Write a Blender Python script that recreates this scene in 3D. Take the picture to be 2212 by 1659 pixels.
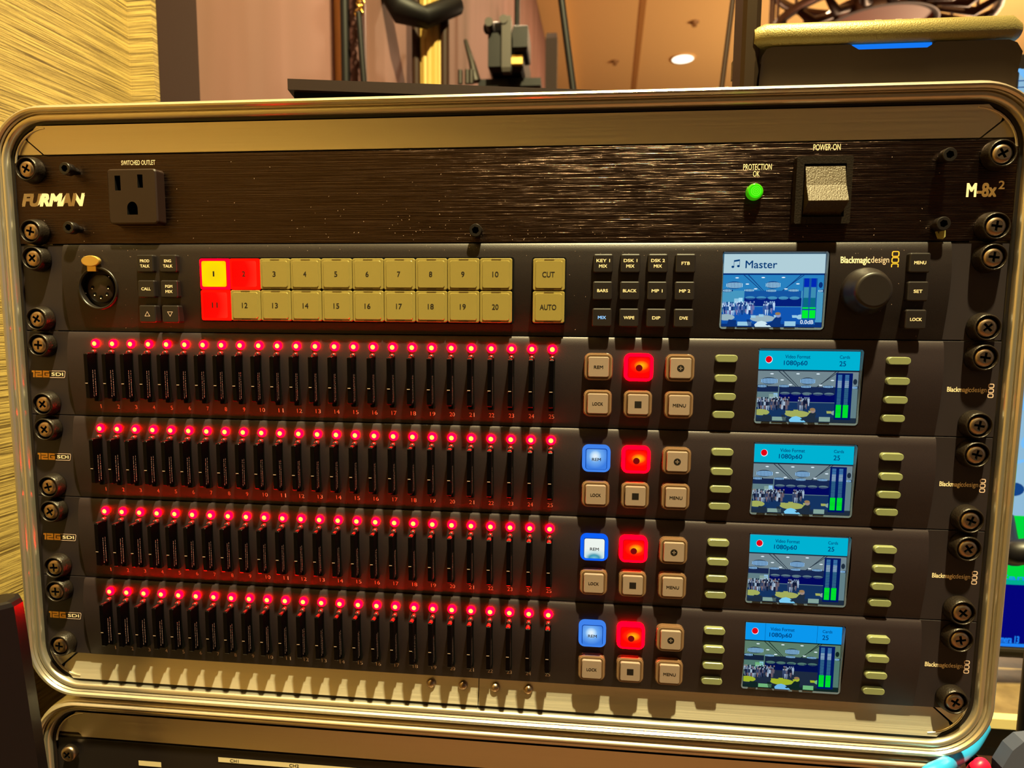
import bpy, bmesh, math, random
from mathutils import Vector, Matrix
from mathutils.geometry import tessellate_polygon
random.seed(7)
for o in list(bpy.data.objects): bpy.data.objects.remove(o)
sc = bpy.context.scene
COL = sc.collection
RAD = math.radians
Z0 = 0.95                      # height of the top of the first rack space above the floor
CX = 241.3                     # middle of a 19 inch panel (mm)

def W(X, Y, d=0.0):
    """rack millimetres (right, down, forward of the panel plane) -> world metres"""
    return Vector(((X - CX) / 1000, -d / 1000, Z0 - Y / 1000))

# ------------------------------------------------------------------ camera
RM = [[0.99529759, -0.00840576, 0.09649901], [0.01821828, 0.9946932, -0.10125969], [-0.09513574, 0.10254157, 0.99016888]]
CAMP = W(288.12, 81.17, 302.68)
FPX = 1341.5
def v2w(r): return Vector((r[0], r[2], -r[1]))
R_, D_, F_ = v2w(RM[0]), v2w(RM[1]), v2w(RM[2])
cam_d = bpy.data.cameras.new('camera'); cam = bpy.data.objects.new('camera', cam_d); COL.objects.link(cam)
m = Matrix((R_, -D_, -F_)).transposed().to_4x4(); m.translation = CAMP
cam.matrix_world = m
cam_d.sensor_width = 36; cam_d.lens = FPX / 2212 * 36; cam_d.clip_start = 0.01; cam_d.clip_end = 60
cam_d.dof.use_dof = True; cam_d.dof.focus_distance = 0.30; cam_d.dof.aperture_fstop = 13.0
sc.camera = cam
def ray(u, v): return (R_ * ((u - 1106) / FPX) + D_ * ((v - 829.5) / FPX) + F_)
def at(u, v, y):
    """the point where a photo pixel meets the vertical plane at world y"""
    r = ray(u, v); return CAMP + r * ((y - CAMP.y) / r.y)

# ------------------------------------------------------------------ light
sc.view_settings.view_transform = 'Standard'; sc.view_settings.look = 'None'
sc.view_settings.exposure = 0.0; sc.view_settings.gamma = 1.0
sc.view_settings.use_curve_mapping = False
wd = bpy.data.worlds.new('ballroom_ambience'); sc.world = wd; wd.use_nodes = True
wn = wd.node_tree; bgn = wn.nodes['Background']
bgn.inputs[0].default_value = (0.52, 0.42, 0.40, 1); bgn.inputs[1].default_value = 0.27
def lamp(name, kind, loc, energy, color, size=0.1, target=None, **kw):
    l = bpy.data.lights.new(name, kind); l.energy = energy; l.color = color
    if kind == 'AREA': l.shape = 'DISK'; l.size = size
    elif kind in ('POINT', 'SPOT'): l.shadow_soft_size = size
    for k, x in kw.items(): setattr(l, k, x)
    o = bpy.data.objects.new(name, l); COL.objects.link(o); o.location = loc
    if target is not None: o.rotation_euler = (Vector(target) - Vector(loc)).to_track_quat('-Z', 'Y').to_euler()
    return o
# the ceiling downlight above and just in front of the rack
KEYP = Vector((0.29, -0.50, 2.66))
lamp('ceiling_downlight_light', 'AREA', KEYP, 190, (1.0, 0.87, 0.43), 0.07, (0.0, 0, 0.8))
lamp('ceiling_downlight_light', 'AREA', (-0.25, 2.2, 2.66), 34, (1.0, 0.74, 0.45), 0.12, (-0.25, 2.2, 0))
lamp('ceiling_downlight_light', 'AREA', (0.9, 3.2, 2.66), 40, (1.0, 0.70, 0.40), 0.12, (0.9, 3.2, 0))
lamp('room_fill_light', 'POINT', (2.2, 3.4, 1.4), 150, (1.0, 0.72, 0.42), 0.18)  # added fill lamp without a fixture, brightens the ceiling and far room
lamp('wall_washer_light', 'AREA', (-0.18, 0.25, 2.6), 3.4, (1.0, 0.80, 0.42), 0.10, (-0.50, 0.35, 0.9))

# ------------------------------------------------------------------ materials
def lin(c):
    out = []
    for x in c[:3]:
        x /= 255
        out.append(x / 12.92 if x <= 0.04045 else ((x + 0.055) / 1.055) ** 2.4)
    return (*out, 1)
MATS = {}
def mat(name, rgb, rough=0.5, metal=0.0, emit=None, es=1.0, coat=0, spec=0.5, trans=0, alpha=1, ior=1.45):
    m = bpy.data.materials.new(name); m.use_nodes = True
    b = m.node_tree.nodes['Principled BSDF']
    b.inputs['Base Color'].default_value = lin(rgb)
    b.inputs['Roughness'].default_value = rough; b.inputs['Metallic'].default_value = metal
    b.inputs['Specular IOR Level'].default_value = spec; b.inputs['IOR'].default_value = ior
    b.inputs['Coat Weight'].default_value = coat; b.inputs['Coat Roughness'].default_value = 0.08
    b.inputs['Transmission Weight'].default_value = trans
    if emit: b.inputs['Emission Color'].default_value = lin(emit); b.inputs['Emission Strength'].default_value = es
    MATS[name] = m
    return m
def noise(m, scale, nscale, bump=0.0, mix=None, detail=4, dist=0.001, rough=None, lo=0.35, hi=0.65):
    nt = m.node_tree; N = nt.nodes; L = nt.links; b = N['Principled BSDF']
    tc = N.new('ShaderNodeTexCoord'); mp = N.new('ShaderNodeMapping'); mp.inputs['Scale'].default_value = scale
    nz = N.new('ShaderNodeTexNoise'); nz.inputs['Scale'].default_value = nscale; nz.inputs['Detail'].default_value = detail
    L.new(tc.outputs['Object'], mp.inputs[0]); L.new(mp.outputs[0], nz.inputs[0])
    rp = N.new('ShaderNodeMapRange'); rp.inputs[1].default_value = lo; rp.inputs[2].default_value = hi
    L.new(nz.outputs[0], rp.inputs[0])
    if bump:
        bp = N.new('ShaderNodeBump'); bp.inputs['Strength'].default_value = bump; bp.inputs['Distance'].default_value = dist
        L.new(rp.outputs[0], bp.inputs['Height']); L.new(bp.outputs[0], b.inputs['Normal'])
    if mix:
        mx = N.new('ShaderNodeMix'); mx.data_type = 'RGBA'; mx.inputs[6].default_value = lin(mix[0]); mx.inputs[7].default_value = lin(mix[1])
        L.new(rp.outputs[0], mx.inputs[0]); L.new(mx.outputs[2], b.inputs['Base Color'])
    if rough:
        rr = N.new('ShaderNodeMapRange'); rr.inputs[3].default_value = rough[0]; rr.inputs[4].default_value = rough[1]
        L.new(rp.outputs[0], rr.inputs[0]); L.new(rr.outputs[0], b.inputs['Roughness'])
    return m
def glow(name, rgb, s=1.0):
    m = bpy.data.materials.new(name); m.use_nodes = True; nt = m.node_tree; nt.nodes.clear()
    e = nt.nodes.new('ShaderNodeEmission'); o = nt.nodes.new('ShaderNodeOutputMaterial')
    e.inputs[0].default_value = lin(rgb); e.inputs[1].default_value = s
    nt.links.new(e.outputs[0], o.inputs[0]); MATS[name] = m; return m
mat('aluminium', (222, 212, 194), 0.28, 0.9)
noise(mat('aluminium_plate', (222, 212, 192), 0.4, 0.8), (3, 200, 500), 3, bump=0.04, dist=0.0002, rough=(0.34, 0.46))
noise(mat('brushed_black', (66, 52, 46), 0.2, 1.0), (8, 8, 1200), 2.2, bump=0.5, dist=0.0003, rough=(0.16, 0.24), detail=6, lo=0.3, hi=0.7)
noise(mat('dark_face', (40, 31, 35), 0.42, 0.25), (1, 1, 1), 3500, bump=0.10, dist=0.0002)
noise(mat('switcher_face', (32, 25, 26), 0.38, 0.25), (1, 1, 1), 3500, bump=0.12, dist=0.0002)
mat('ear_face', (33, 25, 29), 0.5, 0.1)
mat('black_plastic', (20, 15, 14), 0.35)
mat('outlet_plastic', (34, 20, 17), 0.38)
noise(mat('textured_black', (62, 50, 32), 0.42, 0.2), (1, 1, 1), 1600, bump=0.4, dist=0.0003)
mat('void', (3, 2, 2), 0.8, spec=0.1)
noise(mat('washer_black', (34, 27, 22), 0.34, 0.4), (1, 1, 1), 1200, bump=0.25, dist=0.0003)
mat('screw_steel', (176, 152, 128), 0.3, 1.0)
mat('key_black', (26, 20, 20), 0.4)
mat('print_white', (235, 215, 180), 0.6)
mat('print_white_dim', (205, 175, 160), 0.6)
mat('print_orange', (255, 190, 66), 0.45)
mat('print_black', (14, 10, 8), 0.5)
mat('clear_cap', (132, 117, 62), 0.2, coat=0.8)
mat('clear_skirt', (98, 72, 52), 0.12, coat=1.0)
mat('cap_inner', (134, 116, 106), 0.3, coat=0.5)
mat('skirt_highlight', (140, 114, 88), 0.2, coat=1.0)
mat('cap_groove', (74, 58, 36), 0.25, coat=1.0)
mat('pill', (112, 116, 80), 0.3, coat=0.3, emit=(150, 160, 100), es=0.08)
glow('lit_yellow', (255, 212, 0), 1.0); glow('lit_and_spill_red', (255, 8, 2), 3.0); glow('lit_red_strong', (255, 0, 8), 14.0)
glow('lit_red_soft', (255, 40, 30), 0.9); glow('lit_orange', (255, 120, 10), 1.3)
glow('led_core', (255, 225, 90), 1.3); glow('led_red', (255, 0, 2), 190.0)
glow('green_core', (60, 235, 10), 1.0); glow('green_ring', (110, 255, 40), 1.0); mat('green_lens', (60, 120, 20), 0.1, emit=(60, 200, 10), es=0.4)
glow('lit_blue', (64, 130, 235), 1.0); glow('lit_blue_deep', (10, 84, 220), 1.3); glow('lit_blue_pale', (170, 215, 255), 1.0)
glow('lit_white', (235, 245, 235), 1.1); glow('lit_text_blue', (150, 205, 255), 1.2)
mat('gold_tab', (215, 180, 100), 0.28, 0.8)
mat('card_black', (3, 2, 3), 0.3, spec=0.12); mat('card_edge', (40, 20, 20), 0.3)
mat('clear_plastic', (200, 190, 120), 0.15, trans=0.6)
mat('case_shell', (32, 27, 22), 0.5)
mat('wood_trim', (40, 20, 7), 0.6, spec=0.25)
mat('card_print', (150, 120, 118), 0.5)
mat('tape', (205, 188, 150), 0.6)

# ------------------------------------------------------------------ mesh builder
TXT = {}
def text_geo(s, bold=0.0):
    k = (s, bold)
    if k in TXT: return TXT[k]
    cu = bpy.data.curves.new('glyphs', 'FONT'); cu.body = s; cu.resolution_u = 3; cu.offset = bold; cu.fill_mode = 'FRONT'
    ob = bpy.data.objects.new('glyphs', cu); COL.objects.link(ob)
    dg = bpy.context.evaluated_depsgraph_get(); me = bpy.data.meshes.new_from_object(ob.evaluated_get(dg))
    vs = [(v.co.x, v.co.y) for v in me.vertices]; fs = [tuple(p.vertices) for p in me.polygons]
    bpy.data.objects.remove(ob); bpy.data.curves.remove(cu); bpy.data.meshes.remove(me)
    TXT[k] = (vs, fs); return TXT[k]

def glowgrad(name, ox, oy, kx, ky, stops):
    m = bpy.data.materials.new(name); m.use_nodes = True; nt = m.node_tree; nt.nodes.clear(); N = nt.nodes; L = nt.links
    e = N.new('ShaderNodeEmission'); o = N.new('ShaderNodeOutputMaterial'); L.new(e.outputs[0], o.inputs[0])
    tc = N.new('ShaderNodeTexCoord'); mp = N.new('ShaderNodeMapping')
    mp.inputs['Scale'].default_value = (1000 / kx, 0, 1000 / ky); mp.inputs['Location'].default_value = (-ox / kx, 0, oy / ky)
    ln = N.new('ShaderNodeVectorMath'); ln.operation = 'LENGTH'; cr = N.new('ShaderNodeValToRGB')
    L.new(tc.outputs['Object'], mp.inputs[0]); L.new(mp.outputs[0], ln.inputs[0]); L.new(ln.outputs['Value'], cr.inputs[0]); L.new(cr.outputs[0], e.inputs[0])
    el = cr.color_ramp.elements
    for i, (p, c) in enumerate(stops):
        q = el[i] if i < 2 else el.new(p)
        q.position = p; q.color = lin(c)
    MATS[name] = m
glowgrad('rec_cap', 1.0, -1.0, 5.5, 3.8, [(0.05, (255, 190, 20)), (1.0, (255, 6, 4)), (0.35, (255, 140, 10)), (0.62, (255, 40, 6))])
glowgrad('blue_cap', -.6, -1.6, 6, 6.0, [(0.1, (225, 240, 250)), (1.0, (60, 125, 225)), (0.3, (185, 220, 250)), (0.5, (110, 170, 240))])
glowgrad('white_cap', 0, 4.4, 8, 5.0, [(0.0, (120, 190, 205)), (1.0, (236, 244, 236)), (0.3, (60, 150, 175)), (0.55, (200, 228, 228))])
glowgrad('hot_cap', 0, 0, 9, 9.0, [(0.1, (250, 210, 10)), (1.0, (255, 190, 0)), (0.7, (255, 222, 0))])
glowgrad('red_spill_cap', -7.5, 0, 16, 16, [(0.0, (255, 8, 2)), (1.0, (255, 50, 30)), (.6, (255, 14, 6))])  # emission standing in for red light spilled from the hot key
class MB:
    def __init__(s): s.v = []; s.f = []; s.m = []; s.sm = []; s.mats = []
    def mi(s, n):
        if n not in s.mats: s.mats.append(n)
        return s.mats.index(n)
    def add(s, vs, fs, mt, smooth=False):
        b = len(s.v); s.v += [tuple(v) for v in vs]; i = s.mi(mt)
        for f in fs: s.f.append(tuple(x + b for x in f)); s.m.append(i); s.sm.append(smooth)
        return s
    def loops(s, loops, mt, cap0=True, cap1=True, smooth=False, closed=True, capmat=None):
        n = len(loops[0]); vs = [p for l in loops for p in l]; fs = []
        for i in range(len(loops) - 1):
            for j in range(n if closed else n - 1):
                k = (j + 1) % n; fs.append((i * n + j, i * n + k, (i + 1) * n + k, (i + 1) * n + j))
        s.add(vs, fs, mt, smooth)
        if cap0: s.add(loops[0], [tuple(range(n))], mt)
        if cap1: s.add(loops[-1], [tuple(range(n))], capmat or mt)
        return s
    def box(s, x0, y0, x1, y1, d0, d1, mt, r=0.0, bev=0.0, capmat=None, taper=0.0):
        def ol(i, d, rr):
            return [(x, y, d) for x, y in rrect(x0 + i, y0 + i, x1 - i, y1 - i, rr)]
        L = [ol(0, d0, r), ol(taper * .8, d1 - bev, max(0, r - taper * .5))]
        if bev: L.append(ol(taper + bev * .35, d1 - bev * .3, max(0, r - bev * .35))); L.append(ol(taper + bev, d1, max(0, r - bev)))
        return s.loops(L, mt, capmat=capmat)
    def poly(s, pts, d0, d1, mt, capmat=None):
        return s.loops([[(x, y, d0) for x, y in pts], [(x, y, d1) for x, y in pts]], mt, capmat=capmat)
    def flat(s, pts, d, mt): return s.add([(x, y, d) for x, y in pts], [tuple(range(len(pts)))], mt)
    def rect(s, x0, y0, x1, y1, d, mt): return s.flat([(x0, y0), (x1, y0), (x1, y1), (x0, y1)], d, mt)
    def ell(s, x, y, rx, ry, d, mt, n=20, a=0): 
        return s.flat([(x + rx * math.cos(t) * math.cos(a) - ry * math.sin(t) * math.sin(a), y + rx * math.cos(t) * math.sin(a) + ry * math.sin(t) * math.cos(a)) for t in [2 * math.pi * i / n for i in range(n)]], d, mt)
    def lathe(s, x, y, prof, mt, n=32, cap0=True, cap1=True, smooth=True, capmat=None):
        L = [[(x + r * math.cos(2 * math.pi * i / n), y + r * math.sin(2 * math.pi * i / n), d) for i in range(n)] for r, d in prof]
        return s.loops(L, mt, cap0, cap1, smooth, capmat=capmat)
    def text(s, t, x0, y0, x1, y1, d, mt, bold=0.0, shear=0.0, dfun=None):
        if bold > 0.004:
            e = min(bold * 2.2, 0.14) * (y1 - y0)
            for k, (ax, ay) in enumerate(((0, 0), (1, 0), (1, 1), (0, 1), (.5, .5))):
                s.text(t, x0 + ax * e, y0 + ay * e, x1 - e + ax * e, y1 - e + ay * e, d + .004 * k, mt, 0, shear, dfun)
            return s
        vs, fs = text_geo(t, 0.0)
        vs = [(x + y * shear, y) for x, y in vs]
        a, b = min(v[0] for v in vs), max(v[0] for v in vs); c, e = min(v[1] for v in vs), max(v[1] for v in vs)
        out = []
        for x, y in vs:
            X = x0 + (x - a) / (b - a) * (x1 - x0); Y = y1 - (y - c) / (e - c) * (y1 - y0)
            out.append((X, Y, d + (dfun(Y) if dfun else 0)))
        return s.add(out, fs, mt)
    def tube(s, pts, r, mt, n=10, smooth=True, world=False):
        P = [Vector(p) for p in pts]; L = []
        for i, p in enumerate(P):
            t = (P[min(i + 1, len(P) - 1)] - P[max(i - 1, 0)]).normalized()
            up = Vector((0, 0, 1)) if abs(t.z) < 0.9 else Vector((1, 0, 0))
            a = t.cross(up).normalized(); b = t.cross(a)
            rr = r[i] if isinstance(r, (list, tuple)) else r
            L.append([tuple(p + (a * math.cos(2 * math.pi * k / n) + b * math.sin(2 * math.pi * k / n)) * rr) for k in range(n)])
        return s.loops(L, mt, smooth=smooth)
    def stroke(s, pts, w, d, mt, closed=False):
        n = len(pts)
        for i in range(n if closed else n - 1):
            a = Vector(pts[i]); b = Vector(pts[(i + 1) % n]); t = (b - a).normalized(); q = Vector((-t.y, t.x)) * w / 2; e = t * w / 2
            s.flat([tuple(a - e + q), tuple(b + e + q), tuple(b + e - q), tuple(a - e - q)], d, mt); d += .004
        return s
    def build(s, name, parent=None, org=None, world=False, recalc=True, auto=True):
        """org in rack mm (or world metres if world); vertices given in the same space"""
        me = bpy.data.meshes.new(name)
        if org is None: org = ORG.get(parent.name) if parent else s.v[0]
        if world: o3 = Vector(org); vs = [Vector(v) - o3 for v in s.v]; wl = o3
        else: wl = W(*org); vs = [W(*v) - wl for v in s.v]
        me.from_pydata(vs, [], s.f)
        for n in s.mats: me.materials.append(MATS[n])
        me.polygons.foreach_set('material_index', s.m); me.polygons.foreach_set('use_smooth', s.sm)
        if recalc:
            bm = bmesh.new(); bm.from_mesh(me); bmesh.ops.recalc_face_normals(bm, faces=bm.faces); bm.to_mesh(me); bm.free()
        me.update()
        return link(name, me, parent, wl)
ORG = {}; WORG = {}
def link(name, me, parent, wl):
    o = bpy.data.objects.new(name, me); COL.objects.link(o)
    if parent: o.parent = parent; o.location = wl - WORG[parent.name]
    else: o.location = wl
    WORG[o.name] = wl
    ORG[o.name] = (wl.x * 1000 + CX, (Z0 - wl.z) * 1000, -wl.y * 1000)
    return o
def thing(name, label, cat, org, group=None, world=False):
    o = link(name, None, None, Vector(org) if world else W(*org)); o.empty_display_size = 0.01
    return tag(o, label, cat, group)
def tag(o, label=None, cat=None, group=None, kind=None):
    if label: o['label'] = label
    if cat: o['category'] = cat
    if group: o['group'] = group
    if kind: o['kind'] = kind
    return o
def rrect(x0, y0, x1, y1, r, n=5):
    if r <= 0.01: return [(x0, y0), (x1, y0), (x1, y1), (x0, y1)]
    out = []
    for cx, cy, a in ((x1 - r, y0 + r, -90), (x1 - r, y1 - r, 0), (x0 + r, y1 - r, 90), (x0 + r, y0 + r, 180)):
        for i in range(n + 1):
            t = RAD(a + 90 * i / n); out.append((cx + r * math.cos(t), cy + r * math.sin(t)))
    return out
def holed(outer, holes, dfun, mb, mt):
    pl = [[Vector((x, y, 0)) for x, y in outer]] + [[Vector((x, y, 0)) for x, y in h] for h in holes]
    tr = tessellate_polygon(pl); vs = [v for l in pl for v in l]
    mb.add([(v.x, v.y, dfun(v.y)) for v in vs], [tuple(t) for t in tr], mt)

# ------------------------------------------------------------------ rack screws (one shared pair of meshes)
def screw_meshes():
    w = MB()
    w.lathe(0, 0, [(6.65, 0), (6.65, 0.9), (6.4, 2.6), (6.0, 4.3), (5.7, 4.9), (5.45, 5.1), (5.2, 5.0), (5.1, 4.5), (4.95, 1.5)], 'washer_black', 36, True, False)
    h = MB()
    cross = []
    for k in range(4):
        for a, r in ((-38, 0.75), (-14, 2.35), (14, 2.35)):
            t = RAD(k * 90 + a); cross.append((r * math.cos(t), r * math.sin(t)))
    cross = [(x, y) for x, y in cross]
    h.lathe(0, 0, [(4.4, 1.4), (4.4, 3.4), (4.15, 4.1), (3.6, 4.6), (2.7, 4.9)], 'screw_steel', 32, True, False)
    circ = [(2.7 * math.cos(2 * math.pi * i / 32), 2.7 * math.sin(2 * math.pi * i / 32)) for i in range(32)]
    holed(circ, [cross[::-1]], lambda y: 4.85, h, 'screw_steel')
    h.loops([[(x, y, 4.85) for x, y in cross], [(x * .7, y * .7, 3.4) for x, y in cross]], 'void', cap0=False)
    return w, h
_w, _h = screw_meshes(); SCR = {}
def rack_screw(parent, X, Y, d=0.0, washer=True, rot=None):
    if 'h' not in SCR:
        a = _h.build('rack_screw', parent, (X, Y, d)) if False else None
    def mesh(key, mbx):
        if key not in SCR:
            me = bpy.data.meshes.new(key); me.from_pydata([Vector((v[0] / 1000, -v[2] / 1000, -v[1] / 1000)) for v in mbx.v], [], mbx.f)
            for n in mbx.mats: me.materials.append(MATS[n])
            me.polygons.foreach_set('material_index', mbx.m); me.polygons.foreach_set('use_smooth', mbx.sm)
            bm = bmesh.new(); bm.from_mesh(me); bmesh.ops.remove_doubles(bm, verts=bm.verts, dist=1e-6); bmesh.ops.recalc_face_normals(bm, faces=bm.faces); bm.to_mesh(me); bm.free()
            SCR[key] = me
        return SCR[key]
    h = link('rack_screw', mesh('screw_head', _h), parent, W(X, Y, d))
    h.rotation_euler = (0, rot if rot is not None else random.uniform(0, 1.6), 0)
    if washer:
        w = link('cup_washer', mesh('cup_washer', _w), h, W(X, Y, d)); tag(w, 'black plastic cup washer')
    return h

# ------------------------------------------------------------------ rack cases
XL, XR, FT, FB = 1.6, 482.2, -15.0, 281.0      # inner rectangle of the aluminium rim
PROF = [(0.3, -5.0), (0.0, -1.0), (0.0, 2.0), (0.5, 3.0), (0.9, 3.5), (1.9, 3.9), (2.8, 3.9), (3.2, 3.6), (3.25, 2.6), (3.75, 2.6), (3.8, 4.3),
        (4.1, 4.8), (4.15, 4.2), (4.5, 4.2), (4.55, 5.2), (5.3, 6.1), (6.3, 6.4), (7.1, 6.0), (7.6, 5.2), (7.65, 4.5), (8.0, 4.4), (8.3, 4.2), (8.8, 3.2), (9.2, 1.0), (9.2, -14)]
PROF = [(1.3 + o * 0.86, d) for o, d in PROF]
def rim(mb, x0, y0, x1, y1, r, mt):
    n = 14; L = []
    mb.loops([[(x, y, d) for x, y in rrect(x0 - o, y0 - o, x1 + o, y1 + o, r + o, n)] for o, d in ((-.2, -6), (-.2, .2), (.2, .7), (1.5, 1.0))], 'black_plastic', False, False, True)  # dark strip standing in for the shaded gap inside the rim
    for o, d in PROF:
        L.append([(x, y, d) for x, y in rrect(x0 - o, y0 - o, x1 + o, y1 + o, r + o, n)])
    # every ring has the same count: sweep ring to ring
    mb.loops(L, mt, False, False, True)
def rack_case(label, top, bottom, open_top, open_bot, split):
    """top/bottom: inner rim y; open_*: y where the panels start/end"""
    cs = thing('rack_case', label, 'rack case', (CX, bottom + 9.2, -200), 'stacked equipment rack cases')
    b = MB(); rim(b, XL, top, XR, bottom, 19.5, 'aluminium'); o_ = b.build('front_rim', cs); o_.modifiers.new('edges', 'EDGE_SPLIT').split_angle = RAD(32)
    b = MB()
    x0, x1, y0, y1 = XL - 8.6, XR + 8.6, top - 8.6, bottom + 8.6
    o = rrect(x0, y0, x1, y1, 27, 8); i = rrect(x0 + 5, y0 + 5, x1 - 5, y1 - 5, 22, 8)
    b.loops([[(x, y, -10) for x, y in o], [(x, y, -430) for x, y in o]], 'case_shell', False, True)
    b.loops([[(x, y, -10) for x, y in i], [(x, y, -425) for x, y in i]], 'void', False, True)
    b.build('case_body', cs)
    # plates between rim and panels
    def plate(ya, yb, da, db, nm, xa, xb, topside):
        q = MB(); n = 8; rows = []
        for k in range(n + 1):
            t = k / n; Y = ya + (yb - ya) * t; d = da + (db - da) * (t + 0.22 * math.sin(math.pi * t) * (1 if topside else -1))
            # ends follow the corner arc, then the mitre
            u = t if topside else 1 - t          # 0 at the rim, 1 at the panels
            ex = 15.5 - 7.5 * (u / 0.42) if u < 0.42 else 8.0 + 9.0 * (u - 0.42) / 0.58
            L_ = XL - 1.0 + ex if xa is None else xa; R_2 = XR + 1.0 - ex if xb is None else xb
            rows.append([(L_, Y, d), (R_2, Y, d)])
        vs = [p for r in rows for p in r]; fs = [(2 * k, 2 * k + 1, 2 * k + 3, 2 * k + 2) for k in range(n)]
        q.add(vs, fs, 'aluminium_plate', True)
        e = rows[-1] if topside else rows[0]
        q.add([e[0], e[1], (e[1][0], e[1][1], -8), (e[0][0], e[0][1], -8)], [(0, 1, 2, 3)], 'aluminium_plate')
        return q
    plate(top + 0.6, open_top - 0.9, 1.4, -0.6, 'top', None, None, True).build('filler_plate', cs, recalc=False)
    if open_bot:
        if split:
            plate(open_bot + 0.5, bottom - 0.3, -1.8, 1.6, 'b', None, 242.6, False).build('filler_plate', cs, recalc=False)
            plate(open_bot + 0.5, bottom - 0.3, -1.8, 1.6, 'b', 243.0, None, False).build('filler_plate', cs, recalc=False)
            rv = MB()
        for X in (217.4, 234.4, 251.4, 268.6):
            r = MB(); r.lathe(X, 271.6, [(2.5, -2.2), (2.5, -0.6), (2.1, 0.3), (1.2, 0.9), (0.05, 1.1)], 'screw_steel', 20, True, False); r.build('rivet', cs, (X, 271.6, -2))
    # corner pieces
    for sx in (0, 1):
        for sy in ((0, 1) if open_bot else (0,)):
            def m_(x, y, d):
                X = XL - 1 + x if sx == 0 else XR + 1 - x
                Y = (top + y) if sy == 0 else (bottom - y)
                return (X, Y, d)
            a = [(7.2, 6.6), (5.2, 8.6), (3.3, 11.0), (1.9, 14.2), (16.2, 14.2)]
            c = MB(); c.loops([[m_(x, y, -5) for x, y in a], [m_(x, y, -0.4) for x, y in a]], 'aluminium_plate'); c.build('corner_plate', cs)
            g = MB(); cc = 19.5; pts = []
            for k in range(10):
                t = RAD(183 + 84 * k / 9); pts.append((cc + 1 + (cc - 1.5) * math.cos(t), cc + (cc - 1.5) * math.sin(t)))
            g.tube([m_(x, y, 0.9) for x, y in pts], 0.55, 'aluminium', 8); g.build('corner_bead', cs)
    # rails behind the ears
    for xa, xb in ((XL - 2, XL + 16), (XR - 16, XR + 2)):
        r = MB(); r.box(xa, open_top - 0.5, xb, (open_bot or bottom), -12, -2.2, 'aluminium_plate'); r.build('rack_rail', cs)
    b = MB(); b.box(XL + 17, top + 2, XR - 17, bottom - 2, -60, -58, 'void'); b.build('inner_liner', cs)
    return cs
rack_case('upper silver rimmed rack case holding six black rack units', FT, FB, 0, 266.7, True)
LT = 300.2
rack_case('lower silver rimmed rack case the full rack stands on', LT, (Z0 * 1000) - 9.2, LT + 17.6, None, False)

# ------------------------------------------------------------------ helpers for rack units
U = 44.45
PK = [(0.25, 1.4), (1.2, 2.1), (4, 2.7), (9, 3.4), (14, 3.8), (19, 3.8), (25, 3.4), (31, 2.7), (37, 1.7), (42, 0.9), (44.2, 0.45)]
def fd(y):
    for (a, p), (b, q) in zip(PK, PK[1:]):
        if a <= y <= b: return p + (q - p) * (y - a) / (b - a)
    return PK[0][1] if y < PK[0][0] else PK[-1][1]
def bowed_face(parent, y0, holes, xa=26.9, xb=456.4, circ=None):
    """bowed front panel; holes: list of rectangles (x0,y0,x1,y1) in unit y"""
    xs = sorted({xa, xb} | {h[0] for h in holes} | {h[2] for h in holes} | ({circ[0] - 12, circ[0] + 12} if circ else set()))
    cy = (circ[1] - 12, circ[1] + 12) if circ else ()
    ys = sorted({p[0] for p in PK} | {h[1] for h in holes} | {h[3] for h in holes} | set(cy))
    b = MB(); idx = {}; V = []
    for i, x in enumerate(xs):
        for j, y in enumerate(ys): idx[i, j] = len(V); V.append((x, y0 + y, fd(y)))
    F = []
    for i in range(len(xs) - 1):
        for j in range(len(ys) - 1):
            mx, my = (xs[i] + xs[i + 1]) / 2, (ys[j] + ys[j + 1]) / 2
            if any(h[0] < mx < h[2] and h[1] < my < h[3] for h in holes): continue
            if circ and abs(mx - circ[0]) < 12 and abs(my - circ[1]) < 12: continue
            F.append((idx[i, j], idx[i + 1, j], idx[i + 1, j + 1], idx[i, j + 1]))
    b.add(V, F, 'dark_face', True)
    if circ:
        X, Y, r = circ; jj = [y for y in ys if Y - 12 <= y <= Y + 12]
        outer = [(X - 12, y0 + y) for y in jj] + [(X + 12, y0 + y) for y in reversed(jj)]
        hole = [(X + r * math.cos(2 * math.pi * k / 40), y0 + Y + r * math.sin(2 * math.pi * k / 40)) for k in range(40)]
        holed(outer, [hole], lambda y: fd(y - y0), b, 'dark_face')
    # ends
    for x in (xa, xb):
        pts = [(x, y0 + p[0], p[1]) for p in PK] + [(x, y0 + PK[-1][0], 0.3), (x, y0 + PK[0][0], 0.3)]
        b.add(pts, [tuple(range(len(pts)))], 'dark_face')
    for y, d in ((PK[0][0], PK[0][1]), (PK[-1][0], PK[-1][1])):
        b.add([(xa, y0 + y, d), (xb, y0 + y, d), (xb, y0 + y, 0.3), (xa, y0 + y, 0.3)], [(0, 1, 2, 3)], 'dark_face')
    return b
def ears(parent, y0, holes=()):
    b = MB(); b.box(0.3, y0 + 0.25, 482.3, y0 + U - 0.25, -2.0, 0.3, 'ear_face', 0.4, 0.15) if not holes else None
    return b
def unit(name, label, cat, k, group=None):
    y0 = k * U
    t = thing(name, label, cat, (CX, y0 + U, -30), group)
    for X in (12.2, 472.8):
        for dy in (7.3, 38.3): rack_screw(t, X, y0 + dy, 0.3)
    b = MB(); b.box(22, y0 + 0.8, 460, y0 + U - 0.8, -240, -8, 'case_shell'); b.build('chassis', t)
    return t, y0

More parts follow.
